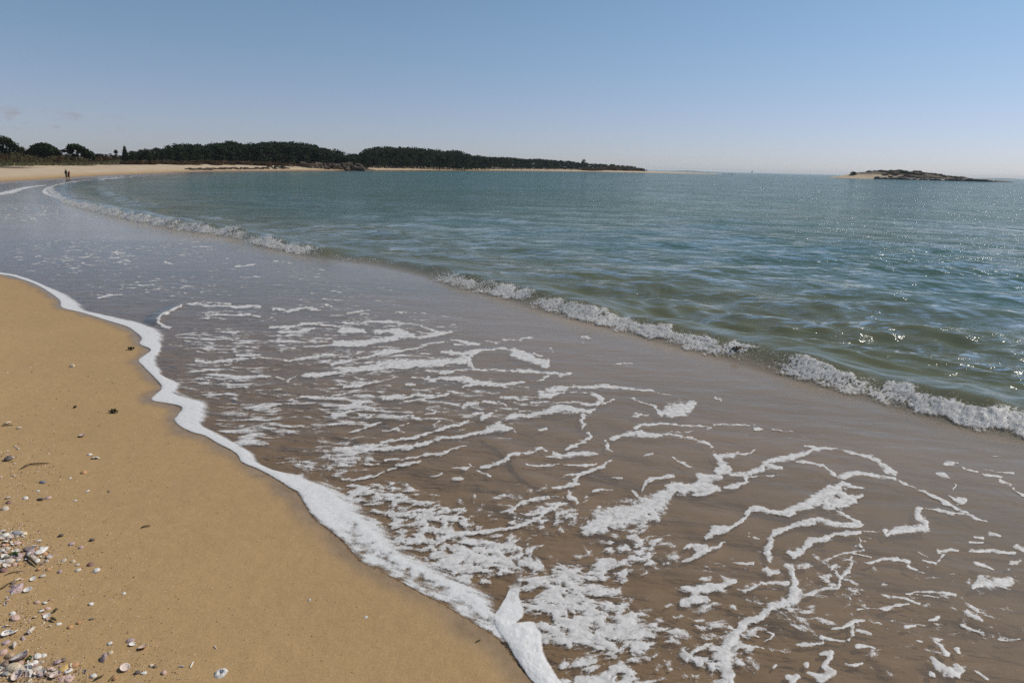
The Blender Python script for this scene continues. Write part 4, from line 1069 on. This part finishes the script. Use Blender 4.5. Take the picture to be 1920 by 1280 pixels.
# distant land low on the horizon
def far_land(px0, px1, Yd, hgt, lab):
    fx = np.linspace(at_depth(px0, Yd), at_depth(px1, Yd), 40); fy = np.linspace(0, 1, 7)
    FX, FY = np.meshgrid(fx, fy, indexing='ij'); en = np.sin(np.pi * (FX - fx[0]) / (fx[-1] - fx[0])) ** .7
    FZ = en * np.sin(np.pi * FY) * hgt * (1 + .35 * fbm(FX * .004, FY * 2, 3, 150)) - 1
    put("distant_land", mesh("distant_land", np.column_stack([FX.ravel(), (Yd + FY * 300).ravel(), FZ.ravel()]), grid_faces(40, 7)[:, ::-1]), [plain_material("far_heath", (.06, .08, .06), (.10, .11, .08), .02)], kind='structure', category='land', label=lab)
far_land(1272, 1332, 3400, 4.0, "faint strip of distant land on the horizon beyond the sand spit")
far_land(1862, 1960, 3800, 6.0, "faint strip of distant land on the horizon beyond the island's rocky end")

# ------------------------------------------------------------------ the two people on the far beach
def person(px, py, hgt, lean, joints, label, mats, hair_c):
    p = on_sand(px, py)[0]
    e = put("person", None, loc=tuple(p), label=label, category="person")
    e.rotation_euler = (0, 0, lean); e.scale = (hgt * 1.3, hgt * 1.3, hgt)
    V, E, Rr = zip(*[]) if False else ([], [], [])
    for (co, r, par) in joints:
        V.append(co); Rr.append(r)
        if par is not None: E.append((par, len(V) - 1))
    me = bpy.data.meshes.new("body"); me.from_pydata(V, E, [])
    o = put("body", me, [], e)
    sk = o.modifiers.new("skin", 'SKIN')
    for i, r in enumerate(Rr): me.skin_vertices[0].data[i].radius = (r * 1.4, r * 1.45)
    me.skin_vertices[0].data[0].use_root = True
    ss_ = o.modifiers.new("sub", 'SUBSURF'); ss_.levels = ss_.render_levels = 2
    dg = bpy.context.evaluated_depsgraph_get()
    bm = bpy.data.meshes.new_from_object(o.evaluated_get(dg)); o.modifiers.clear()
    bm.name = "body"; bm.materials.clear()
    for m_ in mats: bm.materials.append(m_)
    o.data = bm
    hip, neck = V[0][2], V[3][2]
    for q in bm.polygons:
        z = q.center[2]; q.use_smooth = True
        q.material_index = 0 if z < hip - .01 else (1 if z < neck - 0.01 else 2)
    import bmesh
    b = bmesh.new(); bmesh.ops.create_uvsphere(b, u_segments=10, v_segments=7, radius=.068)
    for v_ in b.verts: v_.co.z = max(v_.co.z, -.02)
    hm = bpy.data.meshes.new("hair"); b.to_mesh(hm); b.free()
    h = put("hair", hm, [hair_c], e); h.location = Vector(V[4]) + Vector((0, .01, .025))
    return e
mk = lambda n_, c: plain_material(n_, c, tuple(k * 1.5 for k in c), 12.0)
skin = plain_material("skin", (.32, .19, .13), (.42, .27, .19), 10.0)
hair_dark = mk("dark_hair", (.010, .008, .007))
# root hip, waist, chest, neck, head, arms, legs (unit height)
def figure(bend, stride, reach):
    b = bend
    return [((0, 0, .52), .095, None), ((.02 * b, -.01, .62), .088, 0), ((.10 * b, 0, .76), .105, 1), ((.16 * b, 0, .84), .045, 2), ((.20 * b, 0, .925), .070, 3),
            ((.10 * b, -.10, .78), .045, 2), ((.12 * b + .06 * reach, -.15, .64), .032, 5), ((.14 * b + .20 * reach, -.13, .54), .026, 6), ((.17 * b + .24 * reach, -.12, .50), .024, 7),
            ((.10 * b, .10, .78), .045, 2), ((.08 * b - .03, .15, .63), .032, 9), ((.10 * b, .14, .52), .026, 10), ((.12 * b, .13, .47), .024, 11),
            ((stride * .4, -.065, .46), .068, 0), ((stride * .7 + .02, -.065, .27), .048, 13), ((stride, -.065, .05), .032, 14), ((stride + .07, -.07, .02), .024, 15),
            ((-stride * .4, .065, .46), .068, 0), ((-stride * .6 + .02, .065, .27), .048, 17), ((-stride, .065, .05), .032, 18), ((-stride + .07, .07, .02), .024, 19)]
hp_ = 14.6 * on_sand(124.5, 332.8)[0][1] / FPX
person(124.6, 332.8, hp_, 0.1, figure(.15, .08, .8), "person in a dark green jacket and grey trousers walking the far beach, taller of two", [mk("grey_trousers", (.055, .050, .045)), mk("green_jacket", (.008, .014, .007)), skin], hair_dark)
hq_ = 12.0 * on_sand(129, 333)[0][1] / FPX
person(129.4, 333.0, hq_, math.pi + .2, figure(-.55, .09, .7), "person in a dark red jacket leaning away beside the taller walker", [mk("red_trousers", (.030, .008, .008)), mk("red_jacket", (.14, .010, .012)), skin], hair_dark)

# ------------------------------------------------------------------ air
mh, nt, out = new_mat("haze")
pv = nt.nodes.new("ShaderNodeVolumePrincipled")
pv.inputs["Color"].default_value = (0.86, 0.92, 1.0, 1)
pv.inputs["Density"].default_value = 0.00008
nt.links.new(pv.outputs[0], out.inputs["Volume"])
hv = np.array([(a, b, c) for a in (-9000, 9000) for b in (-9000, 9500) for c in (-4.5, 32.0)], float)
hf = np.array([(0, 1, 3, 2), (4, 6, 7, 5), (0, 4, 5, 1), (2, 3, 7, 6), (0, 2, 6, 4), (1, 5, 7, 3)])
put("haze", mesh("haze", hv, hf, smooth=False), [mh], kind='stuff', category='haze', label="thin sea haze over the whole bay")
# ------------------------------------------------------------------ shells, weed and driftwood on the sand
srng = np.random.default_rng(2024)

def shell_dome(name, kind, seed):
    """one valve, about 1 across, mouth down: outer skin, rim, inner skin"""
    r_ = np.random.default_rng(seed)
    nr, na = 7, 26
    ph = r_.uniform(0, 6.28)
    V, band, inner = [], [], []
    def outline(a):
        if kind == "clam":   return 0.5 * (1 - 0.10 * math.cos(2 * a)) * (1 - 0.16 * max(0, -math.sin(a)) ** 2) * (1 + .02 * math.cos(26 * a / 2))
        if kind == "cockle": return 0.5 * (1 + 0.035 * math.cos(13 * a)) * (1 - 0.12 * max(0, -math.sin(a)) ** 3)
        if kind == "limpet": return 0.5 * (1 - 0.22 * abs(math.cos(a)) ** 2 * .9) * (1 + .03 * math.sin(3 * a + ph))
        if kind == "oyster": return 0.5 * (1 - 0.20 * abs(math.cos(a)) + .10 * math.sin(3 * a + ph) + .06 * math.sin(5 * a + 2 * ph) + .035 * math.sin(11 * a))
        if kind == "mussel": return 0.5 * (0.52 + 0.48 * abs(math.sin(a)) ** 2.2) * (1 - .22 * max(0, -math.sin(a)) * abs(math.cos(a)))
        if kind == "hollow": return 0.5 * (1 + .10 * math.sin(3 * a + ph) + .06 * math.sin(7 * a))
        return 0.5 * (1 - .3 * abs(math.cos(a)) + .05 * math.sin(4 * a + ph))
    hh = {"clam": .20, "cockle": .28, "limpet": .26, "oyster": .10, "mussel": .17, "hollow": .14}.get(kind, .16)
    ap = {"clam": (0, -.20), "cockle": (0, -.14), "limpet": (.02, -.26), "oyster": (.05, -.1), "mussel": (0, -.30), "hollow": (.10, .02)}.get(kind, (0, -.2))
    for skin_ in (0, 1):
        for i in range(nr + 1):
            q = i / nr
            for j in range(na):
                a = 2 * math.pi * j / na
                o = outline(a)
                x, y = o * math.cos(a) * q + ap[0] * (1 - q), o * math.sin(a) * q + ap[1] * (1 - q)
                z = hh * (1 - q ** 2.3) ** .75
                if kind in ("oyster", "hollow"):
                    z += .05 * math.sin(2 * a + ph) * q + .03 * math.sin(5 * a + ph) * q
                if kind == "hollow":
                    z = z * .6 + .07 * math.sin(math.pi * q) - (.10 if q < .3 else 0)
                if kind == "cockle":
                    z += .014 * math.cos(13 * a) * min(q * 2, 1)
                if kind == "clam":
                    z += .006 * math.sin(q * 34)
                if skin_:
                    z -= .055 * (1 - .6 * q); x *= .97; y *= .97
                V.append((x, y, z)); band.append(q); inner.append(float(skin_))
    Fc = []
    n0 = (nr + 1) * na
    for i in range(nr):
        for j in range(na):
            k = (j + 1) % na
            Fc.append((i * na + j, (i + 1) * na + j, (i + 1) * na + k, i * na + k))
            Fc.append((n0 + i * na + j, n0 + i * na + k, n0 + (i + 1) * na + k, n0 + (i + 1) * na + j))
    for j in range(na):
        k = (j + 1) % na
        Fc.append((nr * na + j, n0 + nr * na + j, n0 + nr * na + k, nr * na + k))
    me = mesh(name, np.array(V), np.array(Fc), dict(band=np.array(band), inner=np.array(inner)))
    me.materials.append(M_SHELL)
    return me

def shell_whelk(name):
    pts, rad = [], []
    V, Fc, band = [], [], []
    n, seg = 22, 12
    for i in range(n):
        t = i / (n - 1)
        rr_ = .24 * (math.sin(math.pi * min(t * 1.35 + .12, 1.0)) ** .6 if t < .5 else (1 - t) / .5 * .88 + .04) * (1 + .10 * math.sin(t * 30))
        for j in range(seg):
            a = 2 * math.pi * j / seg
            V.append((t - .5, rr_ * math.cos(a) * (1 + .25 * (a > 3.6) * (t < .35)), rr_ * math.sin(a) + .2)); band.append(t)
    for i in range(n - 1):
        for j in range(seg):
            k = (j + 1) % seg
            Fc.append((i * seg + j, i * seg + k, (i + 1) * seg + k, (i + 1) * seg + j))
    me = mesh(name, np.array(V), np.array(Fc), dict(band=np.array(band), inner=np.zeros(len(V)))); me.materials.append(M_SHELL)
    return me

def shell_tube(name, bend):
    c = [(-.5, 0, .09), (-.2, bend * .5, .11), (.15, bend * .6, .10), (.5, -bend * .2, .08)]
    v, f = tube(c, [.075, .10, .09, .06], 7)
    me = mesh(name, v, f, dict(band=np.linspace(0, 1, len(v)), inner=np.zeros(len(v)))); me.materials.append(M_SHELL)
    return me

def pebble(name, seed):
    me = rock_mesh(name, np.random.default_rng(seed), 2, .55, .3)
    for p_ in me.polygons: p_.use_smooth = True
    n = len(me.vertices)
    for v_ in me.vertices: v_.co = v_.co * .55
    for an in ("band", "inner"):
        me.attributes.new(an, 'FLOAT', 'POINT')
    me.materials.append(M_SHELL)
    return me

SH = {k: [shell_dome(k + "_shell", k, 10 * i + 3) for i in range(2)] for k in ("clam", "cockle", "limpet", "oyster", "mussel", "hollow")}
SH["whelk"] = [shell_whelk("whelk_shell")]
SH["tube"] = [shell_tube("tube_shell", .0), shell_tube("tube_shell", .28)]
SH["pebble"] = [pebble("pebble", 5), pebble("pebble", 9)]
NAMES = {"clam": "clam_shell", "cockle": "cockle_shell", "limpet": "limpet_shell", "oyster": "oyster_shell", "mussel": "mussel_shell", "hollow": "broken_oyster_shell", "whelk": "whelk_shell", "tube": "tube_shell", "pebble": "pebble"}
TINT = {"white": (.80, .77, .72), "pale": (.62, .53, .44), "cream": (.72, .58, .38), "pink": (.60, .38, .31), "mauve": (.44, .30, .31), "orange": (.58, .27, .08), "yellow": (.62, .38, .07), "tan": (.46, .29, .15),
        "brown": (.17, .09, .05), "red": (.20, .06, .045), "dark": (.035, .025, .022), "grey": (.27, .28, .31), "blue": (.13, .14, .19), "purple": (.07, .04, .06)}

def lay(kind, px, py, size, tint, label, group=None, cup=False, turn=None, tilt=0.22):
    p = on_sand(px, py)[0]
    s = size * math.hypot(math.hypot(p[0], p[1]), CAM_H) / FPX * 0.86
    o = bpy.data.objects.new(NAMES[kind], SH[kind][srng.integers(len(SH[kind]))]); COL.objects.link(o)
    k = srng.uniform(.88, 1.1)
    o.color = (*[min(c * k, .88) for c in TINT[tint]], 1.0 if kind not in ("pebble",) else 0.0)
    rx, ry = srng.normal(0, tilt, 2)
    o.rotation_mode = 'XYZ'
    o.rotation_euler = (rx + (math.pi if cup else 0), ry, srng.uniform(0, 6.28) if turn is None else turn)
    o.scale = (s, s, s * (1.15 if kind != "pebble" else 1))
    lift = {"clam": .20, "cockle": .26, "limpet": .24, "oyster": .12, "mussel": .16, "hollow": .1}.get(kind, .1)
    o.location = (p[0], p[1], p[2] + (lift * s if cup else -.02 * s) + s * .10 * (abs(rx) + abs(ry)) * 2 + (s * .16 if kind == "pebble" else 0))
    o["label"] = label; o["category"] = "pebble" if kind == "pebble" else "shell"
    o["group"] = group or "shells of the drift line"
    return o

SHELLS = """
hollow|413|1264|25|white|0|large lumpy white oyster shell with a hollow, lying alone on clear sand
clam|195|1236|19|mauve|2|brown mauve clam shell propped on edge with a dark shadow
clam|235|1255|18|pink|1|upturned clam cup, white inside and pink outside, below the propped mauve clam
clam|268|1215|15|orange|1|open orange and cream clam cup on bare sand
clam|245|1202|13|mauve|0|mauve white clam back touching a small white cup
clam|249|1209|11|white|1|small white cup just under the mauve white clam back
cockle|207|1224|10|cream|0|little cream cockle close behind the propped mauve clam
tube|340|1250|11|white|0|stubby white worm tube west of the thin bone like tube
tube|360|1247|13|white|0|thin white bone like tube lying by the stubby tube
tube|404|1214|9|white|0|curled white splinter of shell above the large oyster
limpet|308|1262|11|pink|0|arched pinkish limpet with its dark underside showing
clam|270|1262|10|white|0|chipped white clam beside a dark pebble near the lower edge
clam|285|1248|9|cream|0|cream clam next to a small brown pebble
pebble|291|1250|7|brown|0|small brown pebble touching a cream clam
pebble|258|1262|9|dark|0|dark pebble beside the chipped white clam
cockle|175|1268|11|white|0|white cockle just above a thin black twig
cockle|216|1273|10|orange|0|orange mottled cockle on sand at the bottom, right of the black twig
cockle|206|1207|9|white|0|small white cockle with a dark fleck, upper right of the big drift
limpet|119|1255|19|yellow|0|bright yellow orange limpet on the edge of the big drift
limpet|138|1248|16|orange|0|orange brown limpet to the right of the yellow limpet
hollow|127|1258|15|white|0|broken jagged white shell under the yellow limpet
clam|108|1242|15|mauve|0|mauve clam above the yellow limpet
pebble|119|1239|9|brown|0|brown knobbly pebble above the yellow limpet
limpet|104|1268|18|pink|1|pink rimmed cup with a hollow brown inside at the foot of the drift
oyster|125|1272|27|pink|0|long white and pink oyster splinter beside the pink rimmed cup
clam|71|1231|14|white|0|round chalk white clam, larger of a close pair
clam|82|1229|10|white|0|round chalk white clam, smaller of a close pair
limpet|36|1237|26|purple|1|large purple black limpet cup facing up in the drift
limpet|18|1230|18|tan|0|tan limpet above the purple black cup
cockle|5|1224|15|pink|0|pink cockle at the upper end of the big drift
limpet|9|1247|18|brown|0|dark brown limpet half hidden in the big drift
limpet|26|1253|26|cream|0|large cream and tan limpet in the middle of the big drift
limpet|41|1260|20|grey|1|upturned limpet with a grey white inside and a tan rim
cockle|55|1249|15|white|0|white cockle in a knot of pale shells right of the purple black cup
cockle|64|1244|13|white|0|white cockle on the crest of the big drift
clam|69|1255|15|pale|0|pale brown clam among white ones in the drift
clam|54|1261|12|white|0|egg white clam just right of the grey cup
limpet|32|1271|20|pink|1|brown pink limpet cup near the bottom of the drift
mussel|78|1264|19|purple|1|purple mussel with a white inside in the drift
clam|93|1255|14|pink|0|pink grey clam between the purple mussel and the yellow limpet
cockle|10|1264|12|grey|0|grey cockle at the lower end of the big drift
clam|13|1189|17|white|1|long white rimmed limpet like cup above the big drift
clam|27|1188|12|white|0|slim white clam beside the long white rimmed cup
whelk|60|1184|15|pale|0|small pointed pale whelk pointing seaward
mussel|44|1198|11|mauve|0|dark mauve mussel chip below the small whelk
clam|11|1205|14|mauve|0|smooth round mauve clam by the margin of the drift
whelk|27|1213|14|pale|0|pale pointed whelk just above the big drift
clam|29|1159|16|pink|0|pink white folded clam
clam|24|1151|9|white|0|small white clam over the pink white folded one
clam|88|1157|12|white|1|white ring shaped cup of a worn shell
clam|110|1170|9|white|0|oval white clam below a dark weed scrap
clam|171|1133|9|white|0|white clam alone on clear sand with a tiny white bit below it
cockle|148|1168|8|orange|0|orange cockle beside brown crumbs
cockle|132|1176|9|orange|0|pale orange cockle chip
mussel|172|1161|9|dark|0|black mussel chip with a white edge
cockle|70|1130|9|pink|0|small pinkish cockle at the head of a thin trail of shells
cockle|84|1131|8|white|0|small white cockle at the head of a thin trail of shells
clam|90|1141|10|pink|0|pinkish clam halfway down the thin trail of shells
clam|77|1146|9|white|0|white clam at the bend of the thin trail of shells
clam|181|1070|14|white|0|brightest white clam, flat and wide, next to a brown red cockle
cockle|170|1059|12|red|0|brown red cockle with a pale top, next to the brightest white clam
clam|146|1069|12|pale|0|pale greyish clam left of the brightest white clam
clam|145|1059|9|pale|0|thin pale clam above the greyish one
cockle|137|1053|9|cream|0|cream yellow cockle on clear sand
clam|120|1051|9|pale|0|pale clam with a small shadow left of the cream yellow cockle
clam|134|1020|12|mauve|0|mauve clam alone above the trail of chips
cockle|152|1027|9|mauve|0|small mauve cockle right of the lone mauve clam
cockle|112|1073|9|mauve|0|mauve knobbly cockle with a dark shadow
clam|80|1080|11|pale|0|flat pale clam with a sliver of white
clam|62|1087|10|white|1|white upturned cup with a dark spot
oyster|29|1105|29|mauve|0|large ribbed mauve oyster shell lying lengthwise
clam|52|1108|13|white|1|white rimmed shallow cup right of the large mauve oyster
cockle|25|1093|9|brown|0|brown cockle above the large mauve oyster
clam|32|1088|11|cream|0|cream long clam above the large mauve oyster
limpet|8|1071|13|red|0|dark red limpet at the picture margin by a thin stem
clam|70|1053|10|white|0|white clam at the end of a black stick
cockle|28|1059|9|pink|0|pinkish cockle, paler of two touching
cockle|37|1058|8|orange|0|orange pink cockle, darker of two touching
cockle|72|1068|9|orange|0|orange brown cockle below the black stick
cockle|90|1068|9|orange|0|dull orange cockle right of the black stick
mussel|35|1001|22|grey|0|striped blue grey mussel with white bands
cockle|9|1006|15|white|0|plump white cockle at the upper drift
limpet|19|1017|10|yellow|0|small bright yellow limpet in the upper drift
clam|32|1019|15|pink|0|white and salmon clam beside the small yellow limpet
mussel|54|1031|17|purple|0|dark purple mussel at the seaward edge of the upper drift
oyster|75|1033|28|white|0|long broken white oyster at the seaward edge of the upper drift
cockle|85|1040|10|orange|0|orange cockle with a white spot under the broken white oyster
clam|57|1038|15|mauve|0|mauve clam under the dark purple mussel
clam|34|1043|17|mauve|0|dull mauve clam among green weed
clam|18|1052|16|pale|0|pale long clam below the green weed
oyster|3|1053|15|white|0|angular white splinter at the picture margin
cockle|93|1043|9|grey|0|grey knobbly cockle end of the upper drift
cockle|14|1029|9|pale|0|pale cockle in the middle of the upper drift
cockle|4|1033|9|white|0|white chip low in the upper drift
clam|5|996|10|pale|0|pale clam topmost in the upper drift
clam|73|1014|8|white|0|tiny white clam right of the upper drift
clam|232|1113|8|white|0|tiny white clam far out on clear sand
pebble|115|1005|8|dark|0|heart shaped black pebble above a row of tiny bits
pebble|173|1013|8|dark|0|black pebble on clear sand right of the lone mauve clam
limpet|154|818|12|red|1|red brown limpet cup with a dark hollow, alone high on the sand
cockle|168|853|9|white|0|white cockle touching a larger double one
oyster|179|859|15|white|0|knobbly white double shell, larger of a white pair
cockle|157|887|11|orange|0|golden orange cockle on clear sand
mussel|205|921|11|brown|0|dark brown mussel chip alone on clear sand
mussel|80|905|14|blue|0|blue grey mussel with a white sliver beneath
clam|90|934|13|pink|0|pinkish white clam with a dark stalk
mussel|76|937|14|dark|0|black mussel sliver touching the pinkish white clam
pebble|16|863|12|dark|0|black pebble with a brown side high in the drift line
clam|14|794|11|cream|0|cream flat clam over a thin dark stem, highest on the sand
clam|36|803|9|pale|0|pale clam with a brown half
clam|164|922|9|white|0|white oval clam left of the dark brown mussel chip
clam|141|939|7|white|0|small white clam below the white oval one
clam|48|935|9|white|0|white clam by the black mussel sliver
clam|131|897|7|white|0|small white clam under the golden orange cockle
clam|71|921|7|white|0|small white clam under the blue grey mussel
clam|10|955|12|pale|0|pale split clam on sand above the upper drift
clam|15|934|10|pale|0|pale striped clam near the margin, one of two stacked
limpet|17|943|11|red|0|red brown limpet under the pale striped clam
clam|136|688|9|cream|0|cream clam alone highest up the empty sand
clam|580|1125|7|white|0|lone white chip on sand close to the big foam tongue
clam|686|1157|8|white|0|lone white clam on sand below the big foam tongue
"""
for line in SHELLS.strip().split("\n"):
    k, px, py, sz, tint_, cup, lab = line.split("|")
    o = lay(k, float(px), float(py), float(sz), tint_, lab, cup=cup == "1", tilt=.18 if float(sz) > 12 else .25)
    if cup == "2":
        o.rotation_euler = (-.85, .25, 2.4); o.location.z += .10 * o.scale.x

# smaller shells and chips of the drift line, too alike to tell apart
CL = [(22, 1010, 26, 14, 26), (60, 1040, 30, 14, 24), (15, 1045, 18, 14, 20), (25, 1110, 30, 18, 8), (85, 1145, 14, 18, 10), (20, 1175, 26, 12, 14), (40, 1255, 48, 16, 52), (90, 1265, 46, 14, 24), (20, 870, 34, 34, 18), (70, 920, 60, 40, 22), (270, 1235, 40, 26, 16), (150, 1180, 60, 60, 16), (150, 1050, 60, 40, 12), (330, 1230, 90, 50, 4)]
bits = []
WHERE = {1010: 'in the upper drift', 1040: 'in the upper drift', 1045: 'in the upper drift', 1110: 'around the large ribbed mauve oyster', 1145: 'along the thin trail of shells', 1175: 'above the big drift', 1255: 'in the big drift', 1265: 'in the big drift',
         870: 'near the long bent twig', 920: 'near the blue grey mussel', 1235: 'around the upturned clam cups', 1180: 'on the sand above the big drift', 1050: 'on the sand beside the upper drift', 1230: 'on clear sand near the bottom edge'}
for cx_, cy_, sx_, sy_, n in CL:
    where_ = WHERE[cy_]
    for _ in range(n):
        px = cx_ + srng.normal(0, sx_ * .6); py = cy_ + srng.normal(0, sy_ * .6)
        if px < -30 or py > 1300: continue
        k = srng.choice(["clam", "cockle", "limpet", "clam", "mussel"]); tint_ = srng.choice(["white", "pale", "pink", "mauve", "cream", "orange", "brown", "white", "pale"])
        big = 1.0 if not (cy_ > 1240 or (cy_ in (1010, 1040, 1045))) else 1.5
        if len(bits) < 185:
            bits.append(lay(k, px, py, srng.uniform(3.5, 7.0) * big, tint_, f"small worn {tint_} shell chip {where_}", f"small {tint_} shell chips {where_}", cup=srng.uniform() < .35, tilt=.4))
# shell grit and weed crumbs: past counting
n = 4600
gx_, gy_ = [], []
for cx_, cy_, sx_, sy_, w_ in ((20, 1020, 44, 30, 4), (60, 1045, 46, 24, 2.6), (40, 1260, 60, 24, 6), (100, 1262, 60, 20, 3), (30, 1170, 40, 50, 2), (60, 900, 80, 60, 1.6), (270, 1235, 80, 40, 1.5), (150, 1100, 120, 120, 2), (300, 1000, 260, 200, 1.2), (600, 1190, 160, 70, .6), (150, 760, 140, 90, .6)):
    k = int(n * w_ / 22.5); gx_.append(srng.normal(cx_, sx_ * .7, k)); gy_.append(srng.normal(cy_, sy_ * .7, k))
gx_, gy_ = np.concatenate(gx_), np.concatenate(gy_); m = (gy_ < 1330) & (gx_ > -60) & (gy_ > 560); gx_, gy_ = gx_[m], gy_[m]
gp = on_sand(gx_, gy_); dd = shore_dist(gp[:, 0], gp[:, 1]); gp = gp[dd < -.12]
tet = np.array([[1, 0, -.3], [-.5, .87, -.3], [-.5, -.87, -.3], [0, 0, .75]]); tf_ = np.array([[0, 1, 3], [1, 2, 3], [2, 0, 3], [0, 2, 1]])
def grit(name, sel, mat, lab, s0, s1):
    q = gp[sel]; s = srng.uniform(s0, s1, len(q)) * np.hypot(np.hypot(q[:, 0], q[:, 1]), 3) / 4.5
    a = srng.uniform(0, 6.28, len(q)); ca, sa = np.cos(a)[:, None], np.sin(a)[:, None]
    el = srng.uniform(.5, 1.6, (len(q), 1))
    tx, ty = tet[None, :, 0] * el, tet[None, :, 1]
    v = np.stack([q[:, 0:1] + (tx * ca - ty * sa) * s[:, None], q[:, 1:2] + (tx * sa + ty * ca) * s[:, None], q[:, 2:3] + (tet[None, :, 2] + .1) * s[:, None]], -1).reshape(-1, 3)
    put(name, mesh(name, v, (tf_[None] + 4 * np.arange(len(q))[:, None, None]).reshape(-1, 3), smooth=False), [mat], kind='stuff', category='grit', label=lab)
u_ = srng.uniform(0, 1, len(gp))
grit("shell_grit", u_ < .55, plain_material("pale_grit", (.50, .36, .26), (.80, .70, .60), 40.0), "pale broken shell grit strewn over the sand of the drift line", .002, .006)
grit("weed_crumbs", u_ >= .55, plain_material("dark_grit", (.04, .026, .016), (.15, .09, .05), 40.0), "dark crumbs of weed and wood strewn over the sand", .0018, .0055)

def stick(name, pts_px, w, mat, label, category, lift=.6):
    q = on_sand([a for a, b in pts_px], [b for a, b in pts_px])
    c = spline(q, np.linalg.norm(np.diff(q, axis=0), axis=1).sum() / 9)
    s = w * np.linalg.norm(np.append(q[0][:2], 3)) / FPX
    c[:, 2] += s * lift + .4 * s * np.abs(np.sin(np.linspace(0, 3, len(c))))
    rad = s * .5 * np.interp(np.linspace(0, 1, len(c)), [0, .15, .8, 1], [.55, 1, .8, .3])
    o0 = c[0].copy()
    put(name, mesh(name, *tube(c - o0, rad, 6)), [mat], loc=tuple(o0), label=label, category=category)
stick("driftwood_twig", [(40, 880), (56, 873), (75, 871.5), (93, 870)], 2.6, M_TWIG, "long bent brown twig lying level on the sand above the blue grey mussel", "twig")
stick("driftwood_twig", [(48, 1043), (58, 1052), (71, 1063)], 3.6, M_WEED, "short black stick slanting out of the upper drift", "twig")
stick("seaweed_strand", [(0, 1106), (10, 1101), (19, 1094)], 2.4, M_TWIG, "curved dark stem by the large ribbed mauve oyster", "weed")
stick("seaweed_strand", [(8, 1080), (24, 1074), (45, 1072)], 1.4, M_TWIG, "hair thin tan stem across the sand below the upper drift", "weed")
stick("driftwood_twig", [(176, 1277), (185, 1273), (194, 1268)], 3.0, M_WEED, "thin black twig at the bottom beside a white cockle", "twig")
stick("driftwood_twig", [(3, 799), (14, 799), (25, 798.5)], 1.8, M_TWIG, "thin straight dark stem under the highest cream clam", "twig")
stick("weed_scrap", [(101, 1149), (105, 1147), (109, 1144.5)], 4.0, M_WEED, "stubby reddish brown weed scrap near the white ring shaped cup", "weed")
stick("weed_scrap", [(96, 1161), (101, 1164), (106, 1166)], 4.0, M_WEED, "dark weed scrap just above the oval white clam", "weed")
stick("weed_scrap", [(265, 990), (274, 988), (283, 987)], 2.4, M_TWIG, "small pale and dark weed curl alone on clear sand", "weed")
stick("weed_scrap", [(204, 1278), (210, 1272), (214, 1266)], 2.0, M_TWIG, "faint brown weed hair next to the orange mottled cockle", "weed")
stick("weed_scrap", [(892, 1204.5), (896, 1202.5), (902, 1200)], 2.2, M_WEED, "short black weed scrap close to the foam lobe", "weed")
stick("green_weed", [(50, 1236), (55, 1239), (60, 1235), (56, 1232), (50, 1236)], 2.6, M_GREENWEED, "little loop of green weed beside the purple black cup", "weed")
stick("green_weed", [(13, 1048), (22, 1044), (30, 1042), (34, 1046)], 5.0, M_GREENWEED, "ribbon of dark green weed under shells of the upper drift", "weed")
# dark clumps of weed
def clump(px, py, size, lab, n=5):
    p = on_sand(px, py)[0]; s = size * np.linalg.norm(np.append(p[:2], 3)) / FPX
    parts = []
    for k in range(n):
        a = srng.uniform(0, 6.28); r = s * .3
        c0 = np.array([r * math.cos(a), r * .6 * math.sin(a), s * .12])
        pts = [c0 + np.array([srng.normal(0, s * .18), srng.normal(0, s * .12), srng.uniform(0, s * .45)]) for _ in range(5)]
        parts.append(tube(spline(np.array(pts), s * .12), np.full(len(spline(np.array(pts), s * .12)), s * .085), 6))
    parts.append((np.array([v_.co[:] for v_ in SH["pebble"][0].vertices]) * s * .8 + np.array([0, 0, s * .15]), np.zeros((0, 4), int)))
    v, f = join(parts[:-1])
    put("weed_clump", mesh("weed_clump", v, f), [M_WEED], loc=tuple(p), label=lab, category="weed")
clump(245, 656, 9, "dark knot of weed nearest to the foam on the upper sand", 8)
clump(215, 774, 11.5, "two lobed dark brown weed knot in the middle of the clear sand", 10)
clump(142, 765, 6, "small dark weed tuft left of the two lobed knot", 5)
# floating weed by the breaker
p = flat(1384, 668); q = SH["pebble"][1]
v, f = leaf_quads([(0, 0, .012, .11, .05, .02)], 40, .030, srng)
p = flat(1384, 669); z_ = float(sea_parts(p[0:1], p[1:2])[0][0])
put("floating_weed", mesh("floating_weed", v, f, smooth=False), [M_WEED], loc=(p[0], p[1], z_), label="dark tuft of weed caught in the green gap of the breaking wave", category="weed")
